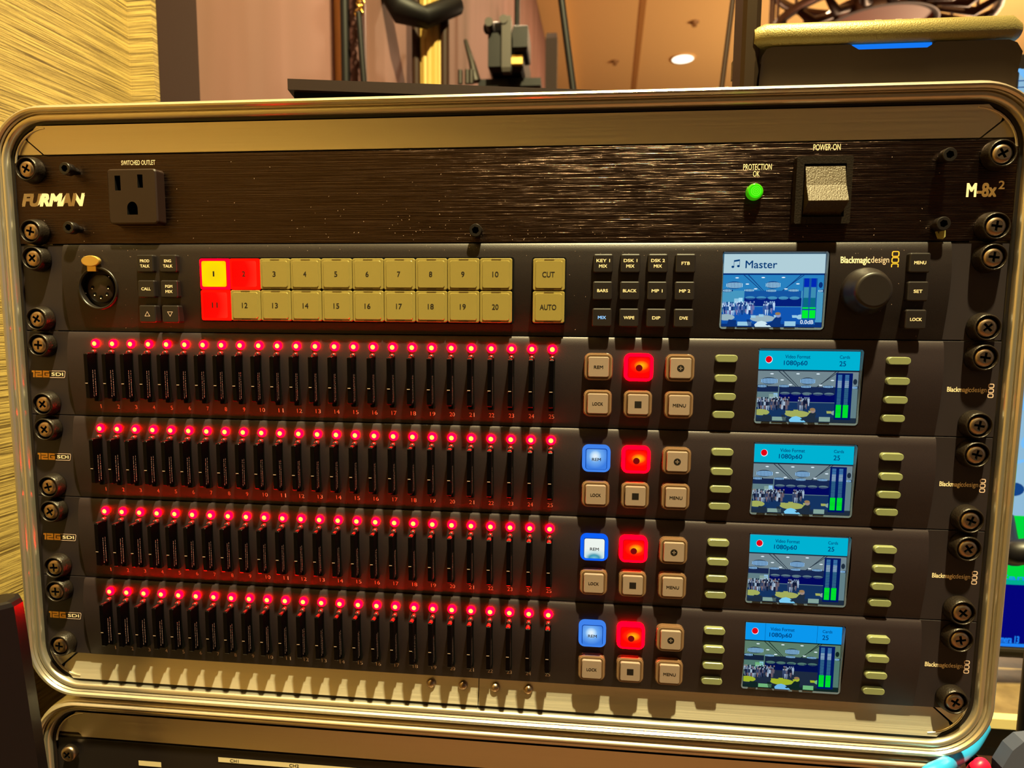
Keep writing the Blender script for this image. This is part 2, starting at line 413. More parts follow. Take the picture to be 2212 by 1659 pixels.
# ------------------------------------------------------------------ screen picture
def picture(parent, x0, y0, x1, y1, d, style, master):
    w, h = x1 - x0, y1 - y0
    pal = {
     'blue': dict(ceil=(40, 128, 190), beam=(10, 50, 120), wall=(70, 150, 190), band=(20, 84, 160), dark=(4, 30, 120), floor=(16, 84, 176), tab=(150, 178, 190), fl=(150, 200, 225), ch=(170, 225, 250), cl=(205, 230, 240)),
     'grey': dict(ceil=(112, 132, 140), beam=(30, 44, 60), wall=(96, 124, 130), band=(22, 38, 78), dark=(2, 8, 92), floor=(20, 50, 94), tab=(160, 170, 90), fl=(130, 160, 150), ch=(150, 205, 255), cl=(120, 200, 240)),
     'green': dict(ceil=(92, 124, 104), beam=(16, 36, 34), wall=(80, 118, 106), band=(20, 34, 58), dark=(2, 14, 74), floor=(30, 42, 62), tab=(160, 178, 40), fl=(110, 178, 120), ch=(150, 205, 250), cl=(110, 180, 230)),
    }[style]
    def g(n, c):
        k = 'picture_' + style + '_' + n
        if k not in MATS: glow(k, c, 1.0)
        return k
    M = {k: g(k, c) for k, c in pal.items()}
    b = MB(); D = [d]
    def up(): D[0] += 0.003; return D[0]
    X = lambda u: x0 + u * w
    Y = lambda v: y0 + v * h
    def R(u0, v0, u1, v1, mt): b.rect(X(u0), Y(v0), X(u1), Y(v1), D[0], mt)
    def P(pts, mt): b.flat([(X(u), Y(v)) for u, v in pts], D[0], mt)
    def E(u, v, ru, rv, mt, a=0):
        b.flat([(min(max(X(u) + ru * w * math.cos(t), x0), x1), min(Y(v) + rv * h * math.sin(t), y1)) for t in [math.pi * i / 9 for i in range(18)]], D[0], mt)
    hd = {'m': (176, 206, 216), 'blue': (0, 176, 205), 'grey': (0, 176, 208), 'green': (10, 150, 236)}
    hdr = g('hdr' + ('m' if master else ''), hd['m'] if master else hd[style])
    ink = g('ink', (0, 56, 116)); wht = g('white', (225, 240, 250)); grn = g('green', (0, 235, 50)); navy = g('navy', (0, 22, 96))
    R(0, 0, 1, 1, M['wall']); up()
    P([(0, .262), (1, .262), (1, .52), (.79, .50), (.22, .50), (0, .52)], M['ceil']); up()
    R(0, .262, 1, .285, M['beam']); 
    for a, c in ((.19, .385), (.235, .405), (.78, .60), (.81, .59)): P([(a, .27), (a + .012, .27), (c + .008, .50), (c, .50)], M['beam'])
    R(.22, .50, .785, .60, M['band']); R(.0, .50, .21, .58, M['band'] if style != 'blue' else M['wall']); up()
    for k in range(5): E(.28 + k * .11, .60, .05, .022, M['wall'])
    R(.22, .60, .79, .715, M['dark']); up()
    R(.30, .715, .79, .96, M['floor']); R(.0, .80, .30, .96, M['floor']); R(0, .93, 1, 1, M['beam']); up()
    if style != 'green': R(.33, .715, .79, .724, M['wall'])
    R(.12, .61, .20, .70, M['fl']); R(.165, .60, .205, .66, M['ch'])
    for (u, v, ru, rv) in ((.115, .425, .085, .05), (.50, .42, .075, .05), (.045, .50, .06, .022), (.265, .495, .05, .02), (.485, .50, .05, .02), (.705, .495, .05, .02), (.985, .50, .03, .02), (.97, .42, .02, .04)):
        E(u, v, ru, rv, M['beam'])
    up()
    for (u, v, ru, rv) in ((.115, .425, .085, .05), (.50, .42, .075, .05), (.045, .50, .045, .022), (.265, .495, .05, .02), (.485, .50, .05, .02), (.705, .495, .05, .02), (.97, .50, .025, .02)):
        n = max(4, int(ru * 150))
        for k in range(n):
            uu = u - ru + 2 * ru * (k + .3) / n; q = math.sqrt(max(0, 1 - ((uu - u) / ru) ** 2)) * .5 + .25
            R(max(0, uu), v - rv * q, uu + ru / n * 1.1, v + rv * (q + .05), M['ch'])
    for u, v in ((.14, .325), (.40, .32), (.60, .318), (.245, .41), (.745, .405), (.33, .475), (.63, .475)): E(u, v, .018, .008, wht)
    up()
    # crowd of people seen small on the screen
    rnd = random.Random(5)
    crowd = {'blue': [(150, 190, 225), (50, 90, 160), (14, 50, 120), (90, 110, 170), (190, 215, 240), (30, 80, 140), (120, 110, 160)]}.get(style, [(120, 140, 165), (52, 66, 100), (16, 24, 52), (88, 84, 100), (160, 180, 200), (30, 46, 66), (112, 92, 96)])
    cl = [g('crowd' + str(i), c) for i, c in enumerate(crowd)]
    sk = g('skin', {'blue': (130, 150, 200)}.get(style, (150, 132, 124)))
    spots = []
    for row in range(3):
        spots += [(.012 + .019 * i + .006 * row, .675 + .022 * row) for i in range(6)] + [(.135 + .0185 * i + .006 * row, .668 + .022 * row + .004 * math.sin(i * 2.3)) for i in range(11 - row)] + [(.425 + .019 * i - .004 * row, .664 + .02 * row) for i in range(6 - row)]
    for u, v in spots:
        c = rnd.choice(cl); c2 = rnd.choice(cl); w_ = rnd.uniform(.008, .012); hh = rnd.uniform(.045, .06)
        P([(u - w_, v), (u + w_, v + .004), (u + w_ * 1.1, v + hh), (u - w_, v + hh)], c)
        P([(u - w_ * .8, v + hh), (u + w_ * .9, v + hh), (u + w_ * .6, v + hh * 2.3), (u - w_ * .3, v + hh * 2.2)], c2)
        up(); E(u, v - .009, .0065, .011, rnd.choice([sk, cl[4], cl[0], cl[2]])); up()
    E(.04, .87, .09, .045, M['tab']); E(.41, .885, .125, .048, M['tab']); E(.79, .86, .045, .035, M['fl']); up()
    for u, v in ((.40, .825), (.55, .835), (.32, .84), (.73, .835)): P([(u - .03, v), (u + .02, v), (u + .02, v + .035), (u - .025, v + .035)], M['fl'] if style == 'blue' else M['tab'])
    R(.16, .93, .30, .985, M['fl']); R(.63, .92, .74, .985, M['fl']); 
    P([(.07, .90), (.15, .91), (.14, 1), (.05, 1)], M['beam']); P([(.25, .9), (.28, .9), (.33, 1), (.27, 1)], M['beam']); up()
    P([(.36, .93), (.40, .915), (.44, .93), (.49, .985), (.50, 1), (.34, 1), (.33, .97)], M['cl']); up()
    P([(.44, .965), (.50, .93), (.535, .87), (.56, .85), (.60, .87), (.59, .93), (.60, 1), (.53, 1), (.52, .96), (.46, .98)], M['beam']); up()
    E(.565, .835, .026, .034, sk if style != 'green' else M['tab']); up(); E(.56, .815, .028, .02, g('hair', (150, 120, 80))); up()
    # meters
    if master:
        R(.795, .33, .935, .895, M['band']); up()
        for u in (.805, .875):
            R(u, .33, u + .048, .45, g('m1', (0, 40, 180))); R(u, .45, u + .048, .595, g('m2', (60, 140, 175))); R(u, .595, u + .048, .72, g('m3', (10, 105, 130)))
            R(u - .006, .725, u + .054, .745, grn); R(u - .006, .765, u + .054, .875, grn)
        R(.775, .89, .93, .965, M['band']); up()
        b.text('0.0dB', X(.785), Y(.90), X(.915), Y(.955), D[0], wht, 0.01)
    else:
        R(.775, .30, .94, .955, navy); up()
        for u in (.795, .865):
            for k in range(36):
                v = .325 + k * .0168; c = g('seg_t', (70, 130, 180)) if k < 5 else g('seg_w', (150, 185, 205)) if k < 11 else g('seg_d', (56, 112, 140)) if k < 25 else grn
                R(u - (.004 if k >= 25 else 0), v, u + .04 + (.006 if k >= 25 else 0), v + .0105, c)
        R(.79, .745, .843, .925, g('green2', (0, 205, 40))); R(.86, .745, .913, .925, g('green2', (0, 205, 40)))
    # header
    R(0, 0, 1, .262, hdr); up()
    if master:
        b.text('Master', X(.215), Y(.09), X(.53), Y(.195), D[0], ink, 0.012)
        s = [(.09, .175), (.145, .165)]
        for u, v in s: E(u, v, .014, .016, ink, -.3); R(u + .009, v - .085, u + .013, v, ink)
        P([(.099, .085), (.158, .072), (.158, .095), (.099, .108)], ink)
    else:
        E(.10, .125, .036, .052, wht); up(); E(.098, .122, .032, .046, g('rec_red', (225, 0, 20))); up()
        b.text('Video Format', X(.26), Y(.055), X(.51), Y(.105), D[0], ink, 0.008)
        b.text('1080p60', X(.25), Y(.135), X(.485), Y(.22), D[0], ink, 0.01)
        b.text('Cards', X(.80), Y(.055), X(.90), Y(.10), D[0], ink, 0.008)
        b.text('25', X(.80), Y(.135), X(.865), Y(.205), D[0], ink, 0.01)
        if style == 'green': R(.205, .0, .208, .262, ink); R(.745, 0, .748, .262, ink)
    return b

def screen(t, x0, y0, x1, y1, base, style, master, corner=1.6):
    """screen sunk into the bowed face; base = depth of the display surface"""
    b = MB()
    # glossy clear well walls
    o = rrect(x0 - 0.9, y0 - 1.2, x1 + 0.9, y1 + 1.1, corner); i = rrect(x0 - .15, y0 - .15, x1 + .15, y1 + .15, .4)
    uy = y0 // U * U
    b.loops([[(x, y, fd(y - uy) + 0.12) for x, y in o], [(x, y, base) for x, y in i]], 'bezel', False, False)
    q = picture(t, x0, y0, x1, y1, base, style, master)
    fr = b.build('screen_window', t, ((x0 + x1) / 2, (y0 + y1) / 2, base), recalc=False)
    s = q.build('display_picture', fr, ((x0 + x1) / 2, (y0 + y1) / 2, base), recalc=False)
    return fr
mat('bezel', (90, 110, 140), 0.12, coat=1.0, spec=0.9)

def legends(b, lines, x0, y0, x1, y1, d, mt, bold=0.02, fit=0.74, cap=1.45):
    """centre one or two lines of capitals on a key"""
    n = len(lines); cx = (x0 + x1) / 2; cy = (y0 + y1) / 2; pitch = cap * 1.75
    for i, s in enumerate(lines):
        w = min((x1 - x0) * fit, len(s) * cap * 0.86); yy = cy + (i - (n - 1) / 2) * pitch
        b.text(s, cx - w / 2, yy - cap / 2, cx + w / 2, yy + cap / 2, d, mt, bold)

# ------------------------------------------------------------------ unit 1: power conditioner
pc, y0 = unit('power_conditioner', 'black brushed metal power conditioner at the top of the rack', 'power conditioner', 0)
b = MB(); b.box(0.2, 0.2, 482.4, U - 0.4, -2, 0.3, 'brushed_black', 0.5, 0.15)
fp = b.build('front_panel', pc)
b = MB()
b.text('FURMAN', 4.2, 18.6, 39.4, 25.2, 0.36, 'print_white', 0.06, 0.28)
b.build('brand_lettering', fp)
b = MB(); b.text('SWITCHED OUTLET', 60.2, 2.9, 78.4, 5.2, 0.36, 'print_white', 0.0); b.text('POWER-ON', 395.2, 0.95, 407.0, 3.7, 0.36, 'print_white', 0.0)
b.text('PROTECTION', 364.8, 9.2, 377.4, 11.9, 0.36, 'print_white', 0.0); b.text('OK', 369.3, 12.3, 372.2, 14.9, 0.36, 'print_white', 0.0)
b.build('printed_lettering', fp)
b = MB(); b.text('M-8x', 461.8, 18.8, 474.4, 25.0, 0.36, 'print_white', 0.03); b.text('2', 475.0, 18.0, 477.6, 21.6, 0.36, 'print_white', 0.02); b.build('model_lettering', fp)
# dust and lint on the brushed panel
b = MB(); rd = random.Random(3)
for k in range(130):
    x = rd.gauss(225, 55) if k % 3 else rd.uniform(10, 470); y = rd.choice([rd.uniform(3, 42), 43 - abs(rd.gauss(0, 7))])
    if not (4 < x < 478 and 1 < y < 43.5): continue
    l = rd.uniform(0.08, 0.45); a = rd.uniform(0, 3.14); 
    b.stroke([(x, y), (x + l * math.cos(a), y + l * math.sin(a))], rd.uniform(.09, .16), 0.37, 'print_white_dim')
o_ = b.build('dust_specks', fp); tag(o_, kind='stuff')
# outlet
b = MB()
slots = [[(60.6, 11.6), (63.6, 11.6), (63.6, 18.8), (60.6, 18.8)], [(72.6, 11.2), (75.4, 11.2), (75.4, 17.6), (72.6, 17.6)]]
gr = [(66.4, 30.6), (66.4, 27.6)] + [(69.2 - 2.8 * math.cos(RAD(a)), 27.6 - 3.4 * math.sin(RAD(a))) for a in range(15, 180, 15)] + [(72.0, 27.6), (72.0, 30.6)]
ox0, oy0, ox1, oy1, od = 56.6, 8.4, 82.4, 35.0, 6.2
out = rrect(ox0 + .6, oy0 + .6, ox1 - .6, oy1 - .6, 1.2)
holed(out, [slots[0], slots[1], gr], lambda y: od, b, 'outlet_plastic')
b.loops([[(x, y, 0.3) for x, y in rrect(ox0 - .3, oy0 - .3, ox1 + .3, oy1 + .3, 1.8)], [(x, y, od - .5) for x, y in rrect(ox0, oy0, ox1, oy1, 1.6)], [(x, y, od) for x, y in out]], 'outlet_plastic', False, False)
for hh in slots + [gr]: b.loops([[(x, y, od) for x, y in hh], [(x, y, 1.0) for x, y in hh]], 'void', False, True)
ow = b.build('power_outlet', pc, (69.5, 21.7, 0.3), recalc=False)
# hex socket bolts
for X, Y, L_ in ((35.2, 8.0, 7.5), (35.2, 36.8, 7.5), (241.6, 39.0, 6.0), (450.2, 8.0, 7.0), (449.8, 37.4, 7.0)):
    b = MB(); hx = [(X + 1.75 * math.cos(RAD(60 * k + 15)), Y + 1.75 * math.sin(RAD(60 * k + 15))) for k in range(6)]
    cr = [(X + 2.8 * math.cos(2 * math.pi * k / 24), Y + 2.8 * math.sin(2 * math.pi * k / 24)) for k in range(24)]
    b.lathe(X, Y, [(1.9, 0.3), (1.9, L_ - 4), (3.0, L_ - 3.8), (3.05, L_ - .3), (2.8, L_)], 'black_plastic', 24, True, False)
    holed(cr, [hx], lambda y: L_, b, 'black_plastic'); b.loops([[(x, y, L_) for x, y in hx], [(x, y, L_ - 2.4) for x, y in hx]], 'void', False, True)
    b.build('socket_bolt', pc, (X, Y, 0.3))
# protection lamp
b = MB(); b.lathe(370.0, 21.9, [(3.7, 0.3), (3.7, 2.2), (3.4, 2.8), (3.0, 2.9)], 'green_lens', 28, True, False)
b.lathe(370.0, 21.9, [(3.0, 2.9), (2.9, 3.5), (2.6, 3.8)], 'green_core', 28, False, False)
rr_ = 2.6
for k, r in enumerate((2.6, 2.25, 1.9, 1.5, 1.15, 0.75, 0.4)):
    r2 = (2.25, 1.9, 1.5, 1.15, 0.75, 0.4, 0.02)[k]; b.lathe(370.0, 21.9, [(r, 3.8 + .03 * k), (r2, 3.83 + .03 * k)], 'green_ring' if k % 2 else 'green_core', 24, False, False)
b.build('indicator_lamp', pc, (370, 21.9, .3), recalc=False)
# rocker switch
b = MB(); x0, x1, ya, yb = 387.4, 411.6, 6.9, 36.6
holed(rrect(x0, ya, x1, yb, 0.8), [[(390.6, 10.2), (408.8, 10.2), (408.8, 33.6), (390.6, 33.6)]], lambda y: 3.6, b, 'washer_black')
b.loops([[(x, y, 0.3) for x, y in rrect(x0 - .3, ya - .3, x1 + .3, yb + .3, 1)], [(x, y, 3.6) for x, y in rrect(x0, ya, x1, yb, 0.8)]], 'washer_black', False, False)
hb = [(390.6, 10.2), (408.8, 10.2), (408.8, 33.6), (390.6, 33.6)]
b.loops([[(x, y, 3.6) for x, y in hb], [(x, y, -1) for x, y in hb]], 'void', False, True)
sw = b.build('power_switch', pc, (399.5, 21.7, 0.3), recalc=False)
b = MB(); pr_ = [(11.0, 2.6), (11.6, 3.6), (20, 5.9), (27.4, 9.4), (28.0, 9.2), (30.6, 4.6), (32.8, 1.4), (32.8, -0.6), (11.0, -0.6)]
b.loops([[(391.2, y, d) for y, d in pr_], [(391.5, y, d) for y, d in pr_], [(408.0, y, d) for y, d in pr_], [(408.3, y, d) for y, d in pr_]], 'textured_black'); b.build('rocker', sw)
# scrap of clear plastic hanging from a bolt
b = MB(); b.loops([[(x, y, 2.0) for x, y in ((450.6, 40.6), (452.0, 38.4), (453.0, 39.4), (453.2, 42.4), (452.2, 43.6), (450.4, 43.4))], [(x, y, 2.8) for x, y in ((450.6, 40.6), (452.0, 38.4), (453.0, 39.4), (453.2, 42.4), (452.2, 43.6), (450.4, 43.4))]], 'clear_plastic'); 
b.loops([[(449.2, 40.2, 1.6), (449.8, 40.0, 1.6), (451.0, 43.2, 1.8), (450.4, 43.4, 1.8)], [(449.2, 40.2, 2.4), (449.8, 40.0, 2.4), (451.0, 43.2, 2.6), (450.4, 43.4, 2.6)]], 'clear_plastic')
b.build('plastic_tag', pc, (451, 41, 2), recalc=True)

# ------------------------------------------------------------------ unit 2: production switcher
vs_, y0 = unit('video_switcher', 'black video switcher with square numbered keys and a blue screen', 'video switcher', 1)
b = MB(); b.box(0.3, y0 + 0.3, 482.2, y0 + U - 0.3, -2.2, -0.1, 'ear_face', .4, .15); b.build('mounting_plate', vs_)
SY0, SY1 = 49.9, 83.4
fc = bowed_face(vs_, y0, [(356.8, SY0 - y0 - .9, 404.2, SY1 - y0 + .8)], circ=(46.4, 22.4, 9.6))
fc.mats = ['switcher_face']; fc = fc.build('front_panel', vs_)
b = MB()
def bmd(b, x0, yc, wd_, hh, y0, col, off=0.06):
    f = lambda Y: fd(Y - y0) if off else 0
    b.text('Blackmagic', x0, yc - hh * .5, x0 + wd_ * .60, yc + hh * .5, off, 'print_white', 0.012, 0, dfun=f if off > .05 else None)
    b.text('design', x0 + wd_ * .61, yc - hh * .5, x0 + wd_, yc + hh * .5, off, 'print_white_dim', -0.004, 0, dfun=f if off > .05 else None)
def sqs(b, x0, x1, ya, yb, mt, d):
    hh = (yb - ya) / 3
    for k in range(3):
        o = rrect(x0, ya + k * hh + .12, x1, ya + (k + 1) * hh - .12, .7, 3); i = rrect(x0 + .42, ya + k * hh + .5, x1 - .42, ya + (k + 1) * hh - .5, .4, 3)
        b.loops([[(x, y, d) for x, y in o], [(x, y, d) for x, y in i]], mt, False, False)
# wordmark
b.text('Blackmagic', 408.8, 51.3, 421.6, 55.2, 0.12, 'print_white', 0.012, 0, dfun=lambda Y: fd(Y - y0))
b.text('design', 421.9, 51.3, 429.7, 55.0, 0.12, 'print_white_dim', 0.0, 0, dfun=lambda Y: fd(Y - y0))
b.build('brand_lettering', fc)
b = MB(); sqs(b, 430.6, 433.8, 48.8, 57.0, 'print_orange', fd(8) + .35); b.build('brand_emblem', fc)
# xlr socket
X, Y = 46.4, y0 + 22.4
b = MB(); f0 = fd(22)
b.lathe(X, Y, [(10.9, f0 - 1.2), (10.9, f0 + .35), (10.5, f0 + .7), (9.9, f0 + .6), (9.6, f0 - .2), (9.5, -9)], 'black_plastic', 40, False, False)
b.lathe(X, Y, [(9.5, -9), (0.1, -9)], 'void', 40, False, False)
b.lathe(X, Y, [(7.4, -9), (7.4, 1.6), (7.0, 2.0), (0.05, 2.0)], 'outlet_plastic', 40, False, False)
for a in (-8, 40, 90, 140, 188):
    b.lathe(X + 4.4 * math.cos(RAD(a)), Y + 4.4 * math.sin(RAD(a)), [(0.95, 2.03), (0.05, 2.03)], 'void', 14, False, False)
    b.lathe(X + 4.4 * math.cos(RAD(a)) - .2, Y + 4.4 * math.sin(RAD(a)) + .75, [(0.35, 2.04), (0.25, 2.2), (0.02, 2.3)], 'print_white', 8, False, False)
xl = b.build('intercom_socket', vs_, (X, Y, f0), recalc=False)
b = MB(); tabp = [(X - 2.1 + 5.1 * math.cos(t), 53.2 + 2.75 * math.sin(t)) for t in [2 * math.pi * k / 28 for k in range(28)]]
b.loops([[(x, y, f0 + .6) for x, y in tabp], [(x, y, f0 + 1.7) for x, y in tabp], [(X - 2.1 + (x - X + 2.1) * .9, 53.2 + (y - 53.2) * .88, f0 + 2.0) for x, y in tabp]], 'gold_tab')
b.box(X - 4.8, 55.6, X + 0.2, 58.4, f0 - .5, f0 + 1.0, 'gold_tab', .3, .2); b.build('release_latch', xl)
# small dark keys
def key(parent, x0, y0_, x1, y1, lines, lit=False, tri=None):
    b = MB(); uy = y0_ // U * U; base = fd((y0_ + y1) / 2 - uy) - .3; d = 6.2
    b.box(x0, y0_, x1, y1, base, d, 'key_black', .9, .55)
    mt = 'lit_text_blue' if lit else 'print_white'
    if lines: legends(b, lines, x0, y0_, x1, y1, d + .04, mt, .02)
    cx, cy = (x0 + x1) / 2, (y0_ + y1) / 2
    if tri: b.stroke([(cx - 1.3, cy + 1.1 * tri), (cx, cy - 1.1 * tri), (cx + 1.3, cy + 1.1 * tri)], .22, d + .04, 'print_white_dim', True)
    return b.build('control_key', parent, (cx, cy, base))
KY = (50.2, 62.8, 75.3)
grid = {(0, 0): ['PROD', 'TALK'], (1, 0): ['ENG', 'TALK'], (0, 1): ['CALL'], (1, 1): ['PGM', 'MIX']}
for i, x in enumerate((69.8, 82.0)):
    for j, y in enumerate(KY):
        key(vs_, x, y, x + 8.9, y + 8.7, grid.get((i, j)), tri=(1 if i == 0 else -1) if j == 2 else None)
tx = [['KEY 1', 'MIX'], ['DSK 1', 'MIX'], ['DSK 2', 'MIX'], ['FTB'], ['BARS'], ['BLACK'], ['MP 1'], ['MP 2'], ['MIX'], ['WIPE'], ['DIP'], ['DVE']]
for i in range(4):
    for j in range(3): key(vs_, 297.3 + 12.55 * i, KY[j], 297.3 + 12.55 * i + 9.1, KY[j] + 8.7, tx[j * 4 + i], lit=(i == 0 and j == 2))
for j, s in enumerate(('MENU', 'SET', 'LOCK')): key(vs_, 437.1, KY[j] - .3, 446.0, KY[j] + 8.5, [s])
# big translucent keys
def bigkey(parent, x0, ya, x1, yb, s, state=None, cap=2.6):
    b = MB(); base = 2.9; d = 6.0
    sk = {'hot': 'lit_red_strong', 'red': 'lit_and_spill_red'}.get(state, 'clear_skirt' if not state else 'clear_skirt')
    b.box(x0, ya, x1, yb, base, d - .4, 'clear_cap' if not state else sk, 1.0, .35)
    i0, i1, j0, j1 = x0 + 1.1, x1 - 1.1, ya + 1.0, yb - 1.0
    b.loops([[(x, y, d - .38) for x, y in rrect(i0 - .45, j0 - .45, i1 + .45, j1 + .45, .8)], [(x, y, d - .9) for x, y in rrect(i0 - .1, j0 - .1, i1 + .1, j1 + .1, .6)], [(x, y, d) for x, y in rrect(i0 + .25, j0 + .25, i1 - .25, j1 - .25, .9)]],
            {'hot': 'lit_and_spill_red', 'red': 'lit_and_spill_red'}.get(state, 'clear_cap'), False, True, capmat={'hot': 'hot_cap', 'red': 'red_spill_cap'}.get(state, 'clear_cap'))
    # moulding clips along the top and bottom edges
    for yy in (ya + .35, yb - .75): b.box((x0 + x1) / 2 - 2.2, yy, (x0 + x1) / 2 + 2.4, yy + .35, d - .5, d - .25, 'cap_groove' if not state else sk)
    cx, cy = (x0 + x1) / 2, (ya + yb) / 2; w = (1.55 if len(s) <= 2 else 1.95) * len(s) if s != '1' else .8
    if s[0] == '1' and len(s) == 2: w = 2.9
    b.text(s, cx - w / 2 - .2, cy - cap / 2, cx + w / 2 - .2, cy + cap / 2, d + .05, 'print_black', 0.012)
    return b.build('numbered_key' if s.isdigit() else 'transition_key', parent, (cx, cy, base))
for k in range(10):
    x = 102.6 + 15.67 * k
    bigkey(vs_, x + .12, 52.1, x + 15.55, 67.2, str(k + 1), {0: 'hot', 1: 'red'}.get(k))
    bigkey(vs_, x + .12, 67.5, x + 15.55, 82.6, str(k + 11), 'red' if k == 0 else None)  # red keys beside the hot one glow in place of spilled light
bigkey(vs_, 269.1, 52.2, 284.2, 67.2, 'CUT'); bigkey(vs_, 269.1, 67.5, 284.2, 82.5, 'AUTO')
b = MB(); b.box(101.9, 51.4, 260.0, 83.2, 2.4, 4.0, 'void', 1.2); b.box(268.5, 51.5, 284.8, 83.1, 2.4, 4.0, 'void', 1.2); b.build('key_surround', fc)
screen(vs_, 357.7, SY0, 402.9, SY1, 1.3, 'blue', True)
b = MB(); b.lathe(419.9, 66.9, [(10.6, 2.6), (10.6, 5.0), (10.2, 7.0), (9.2, 8.6), (8.4, 11.0), (7.9, 12.6), (7.4, 13.1), (6.6, 13.2)], 'key_black', 48, True, True); b.build('jog_dial', vs_, (419.9, 66.9, 4))
b = MB(); rd = random.Random(9)
for k in range(150):
    x = rd.uniform(28, 455); y = y0 + rd.choice([rd.uniform(1.2, 43), rd.uniform(1, 7)]); l = rd.uniform(.08, .3); a = rd.uniform(0, 3)
    if any(q0 < x < q1 for q0, q1 in ((101, 261), (267, 286), (355, 406))) and y > y0 + 4: continue
    b.stroke([(x, y), (x + l * math.cos(a), y + l * math.sin(a))], rd.uniform(.07, .12), fd(y - y0) + .14, 'print_white_dim')
tag(b.build('dust_specks', fc), kind='stuff')

# ------------------------------------------------------------------ units 3 to 6: memory card recorders
def stroke_logo(b, y0):
    d = .38; H0, H1 = y0 + 21.0, y0 + 24.6; mid = (H0 + H1) / 2; w = .95
    def S(pts, c=False):
        nonlocal d
        b.stroke(pts, w, d, 'print_orange', c); d += .02
    a, z = H0 + w / 2, H1 - w / 2
    S([(3.6, a), (4.4, a)]); S([(4.4, a), (4.2, z)])
    S([(5.7, a), (8.5, a), (8.4, mid), (5.7, mid), (5.6, z), (8.5, z)])
    S([(12.6, a), (10.0, a), (9.8, z), (12.6, z), (12.7, mid + .1), (11.4, mid + .1)])
    b.stroke([(13.4, H0 + .1), (22.0, H0 + .1), (22.3, H0 + .6), (21.8, H1 - .4), (21.5, H1 - .05), (13.2, H1 - .05)], .28, d, 'print_white_dim')
    b.text('SDI', 14.4, H0 + .9, 21.0, H1 - .9, d, 'print_white', 0.02)
CARD = None
words = {3: 'topmost', 4: 'second', 5: 'third', 6: 'lowest'}
PX = [42.3 + 9.85 * k for k in range(25)]
def softkey(parent, x0, ya, x1, yb, s, kind, y0):
    b = MB(); base = fd((ya + yb) / 2 - y0) - .4; d1 = 6.3; d2 = 7.5
    sk, gv, cp = {'plain': ('clear_skirt', 'cap_groove', 'cap_inner'), 'rec': ('lit_red_strong', 'lit_and_spill_red', 'rec_cap'), 'blue': ('lit_blue', 'lit_blue_deep', 'blue_cap'),
                  'white': ('lit_blue_deep', 'lit_blue_deep', 'white_cap')}[kind]
    b.box(x0, ya, x1, yb, base, d1, sk, 3.0, .7)
    if kind == 'plain':
        for i_, dd in ((.62, .07), (2.0, .1)):
            o_ = rrect(x0 + i_, ya + i_, x1 - i_, yb - i_, 2.4 if i_ < 1 else 1.2); n_ = rrect(x0 + i_ + .22, ya + i_ + .22, x1 - i_ - .22, yb - i_ - .22, 2.2 if i_ < 1 else 1.0)
            b.loops([[(x, y, d1 + dd - .06) for x, y in o_], [(x, y, d1 + dd) for x, y in n_]], 'skirt_highlight', False, False)  # edge highlight put in as a lighter ring
    i0, i1, j0, j1 = x0 + 1.9, x1 - 1.9, ya + 1.75, yb - 1.75
    if kind == 'plain': b.box(i0 - .1, j0 - .1, i1 + .1, j1 + .1, base + .1, d1 - .4, 'cap_groove', 1.0)
    b.box(i0 - .35, j0 - .35, i1 + .35, j1 + .35, d1 - .1, d1 + .06, gv if kind == 'plain' else {'rec': 'groove_red'}.get(kind, 'groove_blue'), 1.2)
    b.box(i0, j0, i1, j1, d1, d2, cp, .9, .35)
    cx, cy = (x0 + x1) / 2, (ya + yb) / 2
    if s == 'rec':
        b.ell(cx, cy + .15, 1.55, 1.55, d2 + .06, 'rec_dot', 24)
    elif s == 'stop': b.rect(cx - 1.6, cy - 1.6, cx + 1.6, cy + 1.6, d2 + .04, 'print_black')
    elif s == 'plus':
        b.ell(cx, cy, 1.65, 1.65, d2 + .04, 'print_black', 28); b.rect(cx - .9, cy - .18, cx + .9, cy + .18, d2 + .06, 'cap_inner'); b.rect(cx - .18, cy - .9, cx + .18, cy + .9, d2 + .06, 'cap_inner')
    else:
        w = 4.3 if s == 'REM' else 5.0 if s == 'LOCK' else 6.0
        b.text(s, cx - w / 2, cy - .75, cx + w / 2, cy + .75, d2 + .05, 'print_black', 0.02)
    return b.build('illuminated_button' if kind != 'plain' else 'push_button', parent, (cx, cy, base))
glow('rec_dot', (120, 10, 12), 1.0); glow('groove_red', (215, 0, 24), 1.0); glow('groove_blue', (8, 60, 150), 1.0)
